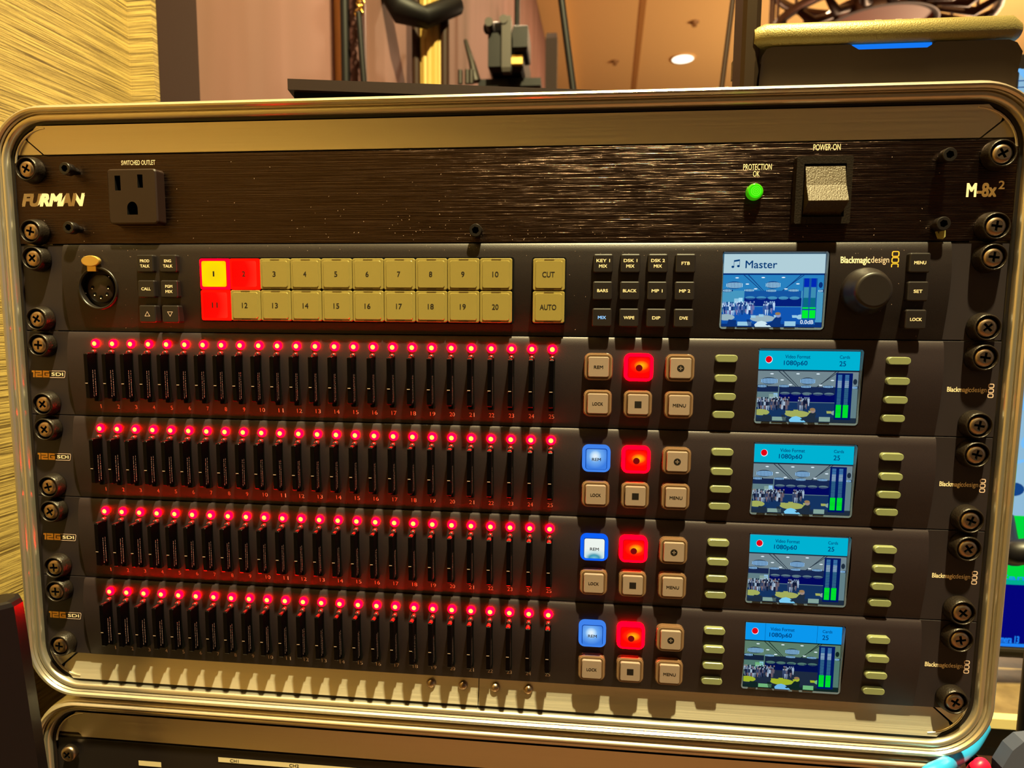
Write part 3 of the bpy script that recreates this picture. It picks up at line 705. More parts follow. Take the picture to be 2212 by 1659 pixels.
for ui in (3, 4, 5, 6):
    k = ui - 1
    rec, y0 = unit('card_recorder', {3: 'black memory card recorder with unlit remote button, directly below the switcher', 4: 'black memory card recorder with soft blue remote button, second of four',
                                     5: 'black memory card recorder whose remote button glows white and blue', 6: 'black memory card recorder at the very bottom of the rack'}[ui], 'card recorder', k, 'memory card recorders in the rack')
    b = MB(); b.box(0.3, y0 + 0.25, 482.2, y0 + U - 0.2, -2.2, 0.3, 'ear_face', .4, .15)
    pl = b.build('mounting_plate', rec)
    b = MB(); stroke_logo(b, y0); b.build('format_logo', pl)
    b = MB(); b.text('Blackmagic', 460.4, y0 + 21.2, 470.8, y0 + 24.2, .38, 'print_white', .012); b.text('design', 470.9, y0 + 21.2, 477.4, y0 + 24.1, .38, 'print_white', 0)
    b.build('brand_lettering', pl)
    b = MB(); sqs(b, 478.0, 480.6, y0 + 19.3, y0 + 26.1, 'print_white_dim', .38); b.build('brand_emblem', pl)
    sy0, sy1 = y0 + 5.5, y0 + 39.0
    fc = bowed_face(rec, y0, [(374.8, 4.6, 421.8, 39.8)]).build('front_panel', rec)
    b = MB()
    for n, x in enumerate(PX):
        s = str(n + 1); w = .5 if n == 0 else 1.25 if n < 9 else 2.6
        b.text(s, x - w / 2, y0 + 38.1, x + w / 2, y0 + 40.2, .1, 'print_white_dim', 0.0, 0, dfun=lambda Y: fd(Y - y0))
    b.build('slot_numbers', fc)
    b = MB()
    for x in PX:
        b.lathe(x + .1, y0 + 10.6, [(1.3, fd(10.6) - .3), (1.3, fd(10.6) + 1.6), (1.0, fd(10.6) + 2.2), (.05, fd(10.6) + 2.4)], 'card_edge', 14, False, False)
        b.box(x - 1.5, y0 + 11.0, x + 1.5, y0 + 36.2, 2.0, fd(20) + .12, 'void', .5)
        b.lathe(x + .3, y0 + 35.2, [(1.2, 1.0), (1.2, fd(35) + 1.4), (.05, fd(35) + 1.6)], 'card_black', 12, False, False)
    tag(b.build('card_slots', fc), 'row of 25 slot openings')
    # lamps above the slots
    led = None
    for n, x in enumerate(PX):
        x += .3 - .012 * n; Y = y0 + 6.2
        if led is None:
            f0 = fd(6.2); b = MB(); b.lathe(x, Y, [(2.3, f0 - .3), (2.2, f0 + .4), (1.7, f0 + .8), (1.15, f0 + 1.0)], 'led_red', 18, False, False); b.lathe(x, Y, [(1.15, f0 + 1.0), (.95, f0 + 1.25), (.5, f0 + 1.45), (.02, f0 + 1.5)], 'led_core', 18, False, False)
            led = b.build('status_lamp', rec, (x, Y, f0))
        else:
            c = led.copy(); COL.objects.link(c); c.location = W(x, Y, f0) - WORG[rec.name]
    # buttons
    kinds = {3: 'plain', 4: 'blue', 5: 'white', 6: 'blue'}
    for i, x in enumerate((294.0, 312.9, 332.0)):
        for j, y in enumerate((7.5, 25.0)):
            s = [['REM', 'LOCK'], ['rec', 'stop'], ['plus', 'MENU']][i][j]
            softkey(rec, x, y0 + y, x + 13.5, y0 + y + 13.1, s, kinds[ui] if s == 'REM' else 'rec' if s == 'rec' else 'plain', y0)
    for x in (355.0, 431.3):
        for j, y in enumerate((7.6, 16.9, 25.6, 34.3)):
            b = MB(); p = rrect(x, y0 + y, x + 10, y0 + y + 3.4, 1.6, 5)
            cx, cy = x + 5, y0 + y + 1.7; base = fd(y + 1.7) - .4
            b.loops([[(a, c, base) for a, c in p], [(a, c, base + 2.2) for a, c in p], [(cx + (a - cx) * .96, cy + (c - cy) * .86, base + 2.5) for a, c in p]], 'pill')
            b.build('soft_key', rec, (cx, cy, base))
    screen(rec, 375.6, sy0, 420.8, sy1, 1.3, {3: 'grey', 4: 'grey', 5: 'grey', 6: 'green'}[ui], False)
    # memory cards
    for n, x in enumerate(PX):
        lab = 'thin black memory card standing in slot %d of the %s card recorder' % (n + 1, words[ui])
        grp = 'memory cards in the %s card recorder' % words[ui]
        loc = W(x, y0 + 22.6, 9.0)
        if CARD is None:
            b = MB(); t0, t1, dz = 11.0, 34.0, 10.0; xa, xb = x - 1.05, x + 1.05; yA, yB = y0 + t0, y0 + t1
            side = [(yA, 2.0), (yA + .0, dz - .3), (yA + .3, dz), (yA + 15.6, dz), (yA + 15.9, dz - .25), (yB - .5, dz - .25), (yB, dz - .7), (yB, 2.0)]
            b.loops([[(xa, y, d) for y, d in side], [(xa + .15, y, d + .1) for y, d in side], [(xb - .15, y, d + .1) for y, d in side], [(xb, y, d) for y, d in side]], 'card_black')
            b.box(xa + .45, yA - .25, xb - .45, yA + .2, 2.4, dz - .4, 'card_edge')
            body = b.build('memory_card', None, (x, y0 + 22.6, 9.0)); CARD = body
            b = MB(); b.rect(xa + .2, yA + 15.0, xb - .5, yA + 15.25, dz + .14, 'print_white_dim'); rd = random.Random(2)
            for xx, dd in ((xb + .03, 5.4), (xb + .03, 6.9)):
                yy = yA + 8.6
                while yy < yA + 22:
                    h_ = rd.choice([.25, .4, .6, .8]); b.add([(xx, yy, dd), (xx, yy + h_, dd), (xx, yy + h_, dd + rd.choice([.25, .4])), (xx, yy, dd + .3)], [(0, 1, 2, 3)], 'card_print'); yy += h_ + rd.choice([.15, .25, .5]) 
            pr2 = b.build('card_marking', body, (x, y0 + 22.6, 9.0), recalc=False); MARK = pr2
            o = body
        else:
            o = CARD.copy(); COL.objects.link(o); o.location = loc
            q = MARK.copy(); COL.objects.link(q); q.parent = o; q.location = (0, 0, 0)
        tag(o, lab, 'memory card', grp)

# ------------------------------------------------------------------ lower case contents
def un(u, v, d):
    p = at(u, v, -d / 1000); return (p.x * 1000 + CX, (Z0 - p.z) * 1000)
t = thing('audio_receiver', 'black rack unit with CH1 and CH2 tape labels in the lower case', 'audio receiver', (CX, 362, -30))
b = MB(); b.box(1.0, 318.2, 481.4, 361.6, -4, -0.6, 'key_black', .6, .3); pn = b.build('front_panel', t)
b = MB(); b.box(22, 319, 460, 361, -240, -6, 'case_shell'); b.build('chassis', t)
for X in (11.6, 470.8): rack_screw(t, X, 325.0, -0.4, washer=False, rot=.7); rack_screw(t, X, 355.0, -0.4, washer=False, rot=.2)
b = MB(); b.rect(97.8, 322.6, 190, 325.4, -0.3, 'tape'); b.text('CH1', 104.6, 323.2, 109.6, 325.0, -0.25, 'print_black', .02); b.text('CH2', 138.6, 323.2, 144.0, 325.0, -0.25, 'print_black', .02)
b.build('tape_label', pn, recalc=False)
b = MB(); b.rect(50.6, 328.4, 64.0, 331.4, -0.3, 'tape'); b.build('tape_label', pn, recalc=False)
b = MB(); b.box(-2, 318.0, 486, 319.6, -10, -3.5, 'void'); b.build('top_gap_strip', t)
t = thing('blank_panel', 'plain black filler panel below the tape labelled unit, lower case', 'blank panel', (CX, 930, -10))
b = MB(); b.box(1.0, 362.2, 481.4, 929, -4, -0.6, 'key_black', .6, .3); b.build('panel_sheet', t)

# ------------------------------------------------------------------ the room
A_ = RAD(3.3); SV = Vector((math.sin(A_), math.cos(A_), 0)); NV = Vector((-math.cos(A_), math.sin(A_), 0))
C2 = Vector((CAMP.x, CAMP.y, 0)); ZC = 2.72
def wp(s, a, z): return C2 + SV * s + NV * a + Vector((0, 0, z))
def s_at(u, a):
    r = ray(u, 150); k = a / r.dot(NV); return k * r.dot(SV)
noise(mat('wallpaper', (190, 150, 74), 0.6), (5, 5, 480), 3.2, bump=0.4, dist=0.0012, mix=((84, 62, 24), (184, 156, 86)), detail=9, lo=0.38, hi=0.57)
noise(mat('mauve_wall', (176, 122, 104), 0.7), (3, 3, 0.6), 2.0, mix=((116, 82, 70), (138, 99, 92)), detail=2)
mat('light_block_dark', (34, 24, 22), 0.9); mat('ceiling_paint', (232, 190, 126), 0.85); mat('ceiling_joint', (178, 126, 66), 0.85)
noise(mat('carpet', (90, 60, 44), 0.95), (1, 1, 1), 60, mix=((70, 44, 34), (110, 76, 52)))
def slab(mb, s0, s1, a0, a1, z0, z1, mt):
    q = [(s0, a0), (s1, a0), (s1, a1), (s0, a1)]
    mb.loops([[tuple(wp(s, a, z0)) for s, a in q], [tuple(wp(s, a, z1)) for s, a in q]], mt)
def room(name, args, mt, kind='structure'):
    b = MB(); slab(b, *args, mt); o = b.build(name, None, tuple(wp(args[0], args[2], args[4])), world=True); return tag(o, kind=kind)
s285 = s_at(285, 0.42); s430 = s_at(430, 0.395)
room('floor', (-2.2, 12.2, -4.2, 0.65, -0.05, 0.0), 'carpet')
room('ceiling', (-2.2, 12.2, -4.2, 0.65, ZC, ZC + 0.08), 'ceiling_paint')
room('wall_left', (s430 - 0.02, 12.2, 0.45, 0.60, 0.0, ZC), 'mauve_wall')
room('wall_front', (12.0, 12.2, -4.2, 0.60, 0.0, ZC), 'mauve_wall')
b = MB(); slab(b, -2.2, s285, 0.42, 0.60, 0.0, ZC, 'wallpaper'); slab(b, s285 - 0.002, s285 + .004, s_lat := 0.42 - s285 * 60 / FPX, 0.60, 0.0, ZC, 'wallpaper')
tag(b.build('wall_left', None, tuple(wp(s285, .5, 0)), world=True), kind='structure')
room('trim_1', (s285 + .0045, s_at(430, s_lat), s_lat, 0.45, 0.0, ZC), 'wood_trim')
sa, sb = s_at(730, .445), s_at(746, .445); mat('strip_paint', (200, 130, 62), 0.6)
room('light_block_wall', (-1.5, -1.4, -1.9, 0.60, 0.0, ZC), 'light_block_dark')  # unseen dark wall added behind the camera to hold off ambient light
room('trim_2', (sa, sb, .435, 0.45, 0.0, ZC), 'strip_paint')
room('trim_3', (-2.0, 12.0, -.170, -.136, ZC - 0.006, ZC), 'ceiling_joint')
room('trim_4', (-2.0, 12.0, .30, .449, ZC - 0.05, ZC), 'ceiling_paint')

# recessed lamp seen in the ceiling, and sprinkler heads
def onz(u, v, z): r = ray(u, v); return CAMP + r * ((z - CAMP.z) / r.z)
glow('lamp_glow', (255, 250, 225), 2.2); mat('sprinkler_metal', (150, 108, 66), 0.6, 0.1)
class WL(MB):
    def disc(s, c, rings, mt, n=32, cap0=True, cap1=True):
        L = [[(c[0] + r * math.cos(2 * math.pi * i / n), c[1] + r * math.sin(2 * math.pi * i / n), c[2] + z) for i in range(n)] for r, z in rings]
        return s.loops(L, mt, cap0, cap1, True)
c = onz(1475, 127, ZC - 0.004)
t = thing('ceiling_downlight', 'small round lit downlight in the orange ceiling above the rack', 'ceiling light', c, world=True)
b = WL(); b.disc(c, [(.088, .004), (.088, -.004), (.074, -.004)], 'ceiling_paint', cap1=False); b.build('trim_ring', t, c, world=True)
b = WL(); b.disc(c, [(.074, -.003), (.06, -.006)], 'lamp_glow', cap0=False); b.build('lamp_lens', t, c, world=True)
for (u, v), l in (((1328, 132), 'small ceiling sprinkler left of the glowing downlight'), ((1500, 47), 'small ceiling sprinkler above the glowing downlight')):
    c = onz(u, v, ZC); b = WL(); b.disc(c, [(.03, 0), (.028, -.006), (.010, -.008), (.008, -.022), (.016, -.024), (.016, -.026)], 'sprinkler_metal', 20)
    tag(b.build('ceiling_sprinkler', None, c, world=True), l, 'sprinkler', 'ceiling sprinklers')

# chandelier
mat('bronze', (60, 30, 18), 0.45, 0.6); mat('chandelier_pan', (150, 84, 66), 0.6); mat('fabric_shade', (214, 158, 120), 0.7)
cc = at(1893, 62, CAMP.y + 2.7); rr = 195 / FPX * 2.75
t = thing('chandelier', 'bronze ring chandelier with radial ribs hanging from the ceiling', 'chandelier', cc, world=True)
def ring(b, c, r, th, hh, mt, n=48): b.disc(c, [(r, 0), (r, hh), (r - th, hh), (r - th, 0), (r, 0)], mt, n, False, False)
b = WL(); ring(b, cc, rr, .018, .03, 'bronze'); ring(b, (cc.x, cc.y, cc.z + .22), rr, .018, .03, 'bronze'); b.build('outer_ring', t, cc, world=True)
b = WL(); ring(b, cc, rr * .52, .02, .05, 'bronze'); b.build('inner_ring', t, cc, world=True)
b = WL(); b.disc((cc.x, cc.y, cc.z + .02), [(rr * .5, 0), (rr * .5, .02)], 'chandelier_pan'); b.build('ceiling_pan', t, cc, world=True)
b = WL(); b.disc((cc.x, cc.y, cc.z + .03), [(.02, 0), (.02, ZC - cc.z - .03)], 'bronze', 12); b.build('hanging_rod', t, cc, world=True)
for k in range(20):
    a = 2 * math.pi * (k + .3) / 20; p0 = Vector((math.cos(a), math.sin(a), 0)); b = MB()
    b.tube([tuple(cc + p0 * rr * .52 + Vector((0, 0, .02))), tuple(cc + p0 * rr * .78 + Vector((0, 0, -.02))), tuple(cc + p0 * (rr - .01) + Vector((0, 0, .015)))], [.012, .018, .010], 'bronze', 8)
    b.tube([tuple(cc + p0 * (rr - .009) + Vector((0, 0, .02))), tuple(cc + p0 * (rr - .009) + Vector((0, 0, .23)))], .006, 'bronze', 6)
    b.build('rib', t, cc, world=True)

# ------------------------------------------------------------------ stands and poles behind the rack
mat('pole_dark', (70, 40, 38), 0.4, 0.5); mat('pole_black', (9, 6, 6), 0.5, spec=0.25); mat('pole_gold', (170, 138, 66), 0.55, 0.1); mat('gold_chain', (220, 180, 90), 0.25, 1.0)
mat('grey_metal', (46, 40, 34), 0.5, 0.3)
def vpole(name, label, cat, u0, u1, y, mt, v=100, top=2.6, bot=0.0, group=None, n=16):
    p, q = at(u0, v, y), at(u1, v, y); r = (q.x - p.x) / 2; c = Vector(((p.x + q.x) / 2, y, bot))
    b = WL(); b.disc(c, [(r, 0), (r, top - bot)], mt, n); return b, c, r
b, c, r = vpole('', '', '', 748, 791, 0.62, 'pole_dark')
t = thing('drape_pole', 'thick dark upright pole in front of the mauve wall', 'pole', c, world=True)
b.build('upright', t, c, world=True); b = WL(); b.disc(c, [(.16, 0), (.16, .012)], 'pole_black'); b.build('base_plate', t, c, world=True)
b = WL(); e = c + Vector((-r * .75, -r * .9, 0)); b.disc(e, [(.007, .0125), (.007, 2.6)], 'pole_black', 8); b.build('edge_channel', t, c, world=True)
p, q = at(775, 28, .56), at(787, 190, .56); k = q - p
b = MB(); b.tube([tuple(p), tuple(p + k * .5), tuple(q + k * 3)], .0045, 'pole_black', 8); o = b.build('pull_cord', None, tuple(p), world=True); tag(o, 'thin black cord hanging from a gold chain by the dark pole', 'cord')
b = MB()
for i in range(24):
    z = .0 + i * .013; a = (i % 2) * 1.57; pts = []
    for j in range(9):
        th = 2 * math.pi * j / 8; pts.append((p.x + .0055 * math.cos(th) * math.cos(a) + .003 * math.sin(i), p.y + .0055 * math.cos(th) * math.sin(a), p.z + z * .5 + .005 * math.sin(th)))
    b.tube(pts, .0014, 'gold_chain', 6)
tag(b.build('gold_chain', None, tuple(p), world=True), 'short gold link chain hanging in front of the dark pole', 'chain')
b, c, r = vpole('', '', '', 908, 958, 1.0, 'pole_gold', n=10)
t = thing('light_stand', 'wide gold coloured fluted upright with a black bracket on top', 'light stand', c, world=True)
b = WL(); n = 40; L = []
for z in (0, 2.1): L.append([(c.x + r * (1 - .12 * (i % 4 == 0)) * math.cos(2 * math.pi * i / n), c.y + r * (1 - .12 * (i % 4 == 0)) * math.sin(2 * math.pi * i / n), z) for i in range(n)])
b.loops(L, 'pole_gold'); b.build('upright', t, c, world=True)
b = WL(); b.disc(c + Vector((-r * 1.25, -.01, 0)), [(.009, 0), (.009, 2.0)], 'wood_trim', 8); b.disc(c + Vector((r * 1.2, -.01, 0)), [(.009, 0), (.009, 2.0)], 'wood_trim', 8); b.build('guide_rod', t, c, world=True)
p, q = at(840, -25, .94), at(918, 38, .94); b = MB(); b.tube([tuple(p), tuple((p + q) / 2 + Vector((-.01, 0, -.012))), tuple(q), tuple(q + Vector((.05, .06, .05)))], [.024, .027, .02, .02], 'pole_black', 10); b.build('bracket', t, c, world=True)
b, c, r = vpole('', '', '', 1179, 1204, 2.3, 'wood_trim', v=120); ztop = at(1190, 76, 2.3).z
b = MB(); slab(b, 0, 0, 0, 0, 0, 0, 'wood_trim') if False else None
b.loops([[(c.x + a * r, c.y + e * r, z) for a, e in ((-1, -1), (1, -1), (1, 1), (-1, 1))] for z in (0, ztop - .02)] + [[(c.x + a * r * .85, c.y + e * r * .85, ztop) for a, e in ((-1, -1), (1, -1), (1, 1), (-1, 1))]], 'wood_trim')
tag(b.build('square_post', None, c, world=True), 'short dark brown square post standing right of the camera', 'post')
def rod(name, label, cat, a, bq, y, r, mt, up=1.0, base=True):
    p, q = at(*a, y), at(*bq, y); k = (p - q); foot = q - k * (q.z / k.z); top = p + k * up
    b = MB(); b.tube([tuple(foot), tuple(q), tuple(p), tuple(top)], r, mt, 10)
    t = thing(name, label, cat, foot, world=True); b.build('rod', t, foot, world=True)
    w = WL(); w.disc(foot, [(.13, 0), (.13, .01), (.03, .02)], 'pole_black'); w.build('base_plate', t, foot, world=True)
rod('microphone_stand', 'thin black leaning rod of a microphone stand behind the rack', 'microphone stand', (1213, 0), (1237, 185), .85, .0065, 'pole_black')
rod('flag_stand', 'very thin brown rod standing left of the grey metal device', 'stand', (1583, 0), (1560, 180), .62, .0035, 'wood_trim')
b, c, r = vpole('', '', '', 1111, 1123, 1.75, 'pole_black', v=40, top=2.5)
tag(b.build('boom_pole', None, c, world=True), 'black upright pole rising directly behind the video camera', 'pole')
# video camera on a tripod
yc = 1.25; p = at(1098, 130, yc); S = 1.62 / FPX
t = thing('video_camera', 'blurred black video camera on a tripod behind the rack', 'video camera', p, world=True)
def wbox(b, c, sx, sy, sz, mt, bev=.15):
    L = []
    for z, k in ((-1, 1 - bev), (-1 + bev, 1), (1 - bev, 1), (1, 1 - bev)):
        L.append([(c[0] + x * k * sx, c[1] + y * k * sy, c[2] + z * sz) for x, y in ((-1, -1), (1, -1), (1, 1), (-1, 1))])
    return b.loops(L, mt)
b = MB(); wbox(b, p + Vector((0, .06, 0)), 34 * S, .12, 36 * S, 'pole_black'); b.build('camera_body', t, p, world=True)
b = MB(); wbox(b, p + Vector((.004, -.07, .004)), 9 * S, .012, 50 * S, 'grey_metal'); b.build('rear_plate', t, p, world=True)
b = MB(); wbox(b, p + Vector((30 * S, -.04, 12 * S)), 14 * S, .05, 22 * S, 'pole_black'); b.build('viewfinder', t, p, world=True)
b = MB(); b.tube([tuple(p + Vector((-38 * S, -.05, 42 * S))), tuple(p + Vector((-20 * S, -.03, 52 * S))), tuple(p + Vector((20 * S, .03, 52 * S)))], .012, 'pole_black'); b.build('carry_handle', t, p, world=True)
for dx, dz in ((-30, 42), (-2, 46), (34, 18)):
    b = MB(); e = p + Vector((dx * S, -.085, dz * S)); b.tube([tuple(e), tuple(e + Vector((0, .04, 0)))], 8 * S, 'grey_metal', 14); b.build('control_knob', t, p, world=True)
b = MB(); e = p + Vector((20 * S, -.05, -22 * S)); wbox(b, e, 13 * S, .02, 9 * S, 'gold_tab'); b.build('plate_lock', t, p, world=True)
b = MB(); e = p + Vector((4 * S, .03, -48 * S)); wbox(b, e, 62 * S, .05, 12 * S, 'pole_black', .4); b.build('tripod_head', t, p, world=True)
for k in range(3):
    a = RAD(90 + 120 * k + 15); b = MB(); e = p + Vector((0, .03, -56 * S)); b.tube([tuple(e), tuple((e.x + .26 * math.cos(a), e.y + .26 * math.sin(a), 0.01))], .016, 'pole_black'); b.build('tripod_leg', t, p, world=True)
b = MB(); b.tube([tuple(p + Vector((-62 * S, -.02, -45 * S))), tuple(p + Vector((-70 * S, -.02, -10 * S))), tuple(p + Vector((-86 * S, 0, 40 * S)))], [.012, .008, .005], 'grey_metal', 8)
for dx in (-92, -78, -70): b.tube([tuple(p + Vector((dx * S, -.03, -52 * S))), tuple(p + Vector((dx * S, -.03, -26 * S)))], .006, 'grey_metal', 8)
b.build('pan_handle', t, p, world=True)

# ------------------------------------------------------------------ things on top of the rack
cl = Vector((0, 0, 0))
mat('laptop_black', (34, 20, 18), 0.4); mat('dev_gold', (136, 122, 74), 0.38, 0.55)
noise(MATS['dev_gold'], (1, 1, 1), 1400, bump=0.3, dist=0.0003)
mat('dev_dark', (70, 55, 42), 0.36, 0.8)
glow('slot_blue', (20, 120, 245), 1.0)
t = thing('laptop', 'closed flat black laptop lying on top of the rack case', 'laptop', (215, -24.5, -150))
def lp(X, Y, d, k=math.atan2(27, 156)):
    return (134.5 + X * math.cos(k), Y, -30 - X * math.sin(k) - 0) if False else (134.5 + X * math.cos(k) + 0 * d, Y, -30 - X * math.sin(k))
K = math.atan2(27, 156); cu_, su_ = math.cos(K), math.sin(K)
def lbox(b, x0, x1, z0, z1, ya, yb, mt):
    q = [(x0, z0), (x1, z0), (x1, z1), (x0, z1)]
    b.loops([[(134.5 + x * cu_ - z * su_ * -0 - z * (-su_) * -1, y, -30 - x * su_ - z * cu_) for x, z in q] for y in (ya, yb)], mt)
b = MB(); lbox(b, 0, 234, 0, 228, -45.8, -40.2, 'laptop_black'); b.build('lid', t)
b = MB(); lbox(b, 2.5, 231, 3, 226, -40.0, -29.5, 'void'); b.build('base', t)
for xx in (14, 205):
    for zz in (14, 205): b = MB(); lbox(b, xx, xx + 16, zz, zz + 8, -29.4, -24.3, 'void'); b.build('rubber_foot', t)

t = thing('metal_device', 'grey metal device with a blue glowing slot, right end of rack', 'device', (450, -24.4, -90))  # electronic device of unknown kind
DV = -60
b = MB(); a0 = un(1637, 50, DV); xr = 519.5
prof = [(-80.3, -110), (-80.4, -68), (-80.2, -66), (-79.6, -63.6), (-78.6, -61.4), (-77, -59.8), (-75, -59.0), (-72.5, -58.7), (-70.5, -59.0), (-68.6, -60), (-67.3, -61.6), (-66.7, -64), (-66.6, -110)]
xl = 386.5
b.loops([[(xl - 3.0, -73 + (y + 73) * .8, d - 3) for y, d in prof], [(xl + 2.8, y, d) for y, d in prof], [(xr - 6, y, d) for y, d in prof], [(xr, -73 + (y + 73) * .7, d - 4) for y, d in prof]], 'dev_gold', smooth=True); o_ = b.build('top_bar', t); o_.modifiers.new('edges', 'EDGE_SPLIT').split_angle = RAD(38)
x0, x1 = 387.0, xr - 1; nl, nr = un(1836, 108, DV)[0], un(2022, 108, DV)[0]
b = MB(); rows = []
top = [(x0, -58), (x0 + .6, -62), (x0 + 2.5, -65), (x0 + 5.5, -66.1), (nl, -66.1), (nl + 4.5, -63.4), (nr - 4.5, -63.4), (nr, -66.1), (x1 - 7, -66.1), (x1 - 3, -64.5), (x1, -60)]
for t_, dd in ((0, 0), (.22, -2.2), (.42, -3.4), (.58, -2.4), (.75, 0.6), (.9, 3.4), (1.0, 4.2)):
    rows.append([(x, y + (-24.4 - y) * t_, DV + dd) for x, y in top])
n = len(top); vs = [p for r_ in rows for p in r_]; fs = [(i * n + j, i * n + j + 1, (i + 1) * n + j + 1, (i + 1) * n + j) for i in range(6) for j in range(n - 1)]
b.add(vs, fs, 'dev_dark', True)
b.add([(x, y, DV) for x, y in top] + [(x, y, DV - 2) for x, y in top], [(j, j + 1, n + j + 1, n + j) for j in range(n - 1)], 'dev_dark')
b.box(x0 + .5, -60, x1 - .5, -24.5, -120, DV - 4.5, 'dev_dark'); b.build('lower_body', t, recalc=False)
b = MB(); b.box(nl + 1.6, -66.4, nr - 1.6, -63.0, DV - 4.4, DV - 1.2, 'slot_blue'); b.build('light_strip', t)
b = MB(); xa, xb = un(1602, 90, -66)[0], un(1640, 90, -66)[0]
b.loops([[(x, y, d) for x, d in ((xa, -66), (xa + 1.6, -63.2), (xb - 2.6, -63.2), (xb, -64.5), (xb, -84), (xa, -84))] for y in (-24.4, -215)], 'dev_dark'); b.build('side_arm', t)
b = MB(); b.lathe(xa + 3.5, -34, [(9, -80), (9, -67.5), (8, -66.6)], 'black_plastic', 28); b.build('hinge', t)
for X in (1898, 1942, 1982):
    c_ = un(X, 42, -66); b = MB(); b.box(c_[0] - 1.5, -81.5, c_[0] + 2.5, -79.6, -72, -67, 'cap_inner', .6, .5); b.build('stud', t)

# ------------------------------------------------------------------ things to the right of the rack
TY = 0.19; TZ = 0.56
t = thing('folding_table', 'beige topped table with a pale front edge right of the rack', 'table', (0.80, 0.5, 0), world=True)
noise(mat('table_top', (120, 98, 64), 0.45), (1, 1, 1), 60, mix=((104, 84, 52), (128, 106, 70))); mat('table_edge', (210, 190, 130), 0.4); mat('table_apron', (120, 106, 60), 0.5)
e1 = at(2170, 1541, TY + .0); TZ = e1.z
b = MB(); wbox(b, (0.81, TY + .27, TZ - .005), .55, .27, .005, 'table_top', .02); b.build('table_top', t, (0.8, .5, 0), world=True)
b = MB(); wbox(b, (0.81, TY - .004, TZ - .004), .55, .004, .004, 'table_edge', .02); b.build('edge_strip', t, (0.8, .5, 0), world=True)
b = MB(); wbox(b, (0.81, TY + .006, TZ - .019), .55, .006, .0105, 'table_apron', .02); wbox(b, (0.81, TY + .03, TZ - .046), .55, .006, .007, 'table_apron', .02); b.build('apron', t, (0.8, .5, 0), world=True)
for sx in (.30, 1.32):
    for sy in (TY + .05, TY + .50): b = WL(); b.disc((sx, sy, 0), [(.015, 0), (.015, TZ - .011)], 'pole_black', 12); b.build('leg', t, (0.8, .5, 0), world=True)
DM = -255
def mp(u, v): return un(u, v, DM)
L0 = mp(2110, 1200)[0]; BY = (Z0 - TZ) * 1000
yb = mp(2170, 1396)[1]; yt = mp(2200, 150)[1]
t = thing('video_monitor', 'large monitor with green and blue panes right behind the rack', 'monitor', (L0 + 300, BY, DM - 40))
glow('mon_sky', (120, 190, 250), 1.0); glow('mon_pale', (150, 195, 225), .9); glow('mon_deep', (20, 70, 140), .9); glow('mon_green', (0, 215, 60), 1.0); glow('mon_navy', (4, 4, 120), 1.0); glow('mon_line', (30, 130, 245), 1.0); glow('mon_teal', (0, 170, 140), 1.0)
b = MB(); b.box(L0 - 12, yt - 12, L0 + 540, mp(2170, 1421)[1], DM - 30, DM - .2, 'black_plastic', 3, 1); b.build('housing', t)
b = MB(); b.box(L0 - 10, mp(2170, 1399)[1], L0 + 538, mp(2170, 1407)[1], DM - .3, DM + 1.2, 'grey_metal', 1, .4); b.build('bezel_strip', t)
b = MB(); b.box(L0 + 180, mp(2170, 1421)[1] - 4, L0 + 340, BY - 6, DM - 30, DM - 12, 'black_plastic', 3, 1); b.box(L0 + 130, BY - 6, L0 + 390, BY - .5, DM - 110, DM + 30, 'black_plastic', 3, 1); b.build('stand', t)
b = MB(); X1 = L0 + 525; Rm = lambda a, v0, x, v1, mt, dd=.05: b.rect(a, mp(2170, v0)[1], x, mp(2170, v1)[1], DM + dd, mt)
Rm(L0, 150, X1, 1113, 'mon_pale'); Rm(L0, 1113, X1, 1258, 'mon_green', .06); Rm(L0, 1250, X1, 1262, 'mon_teal', .07); Rm(L0, 1262, X1, 1388, 'mon_navy', .06); Rm(L0, 1389, X1, 1396, 'mon_line', .07)
xx = mp(2150, 1250)[0]
b.text('Camera 12', mp(2152, 1240)[0], mp(2150, 1240)[1], mp(2152, 1240)[0] + 66, mp(2150, 1251)[1], DM + .3, 'mon_line', .02)
b.text('Camera 13', mp(2146, 1372)[0], mp(2146, 1371)[1], mp(2202, 1372)[0], mp(2146, 1387)[1], DM + .3, 'mon_line', .03)
rd = random.Random(4)
for k in range(120):
    v = 160 + k * 8; b.ell(L0 + rd.uniform(5, 110), mp(2170, v)[1], rd.uniform(4, 16), rd.uniform(1.5, 6), DM + .08 + k * .002, rd.choice(['mon_sky', 'mon_deep', 'mon_pale', 'mon_sky']), 14, rd.uniform(0, 3))
for k in range(4):
    b.stroke([(L0 + 30 + k * 16, mp(2200, 160)[1]), (L0 + 60 + k * 14, mp(2200, 240)[1])], .8, DM + .2, 'mon_deep'); b.stroke([(L0, mp(2200, 175 + k * 14)[1]), (L0 + 130, mp(2200, 168 + k * 14)[1])], .8, DM + .2, 'mon_deep')
YT_ = mp(2200, 150)[1]; YB_ = mp(2170, 1113)[1]; XM = L0 + 135
rp = random.Random(8); xw = (X1 - XM) / 3; yw = (YB_ - YT_) / 3
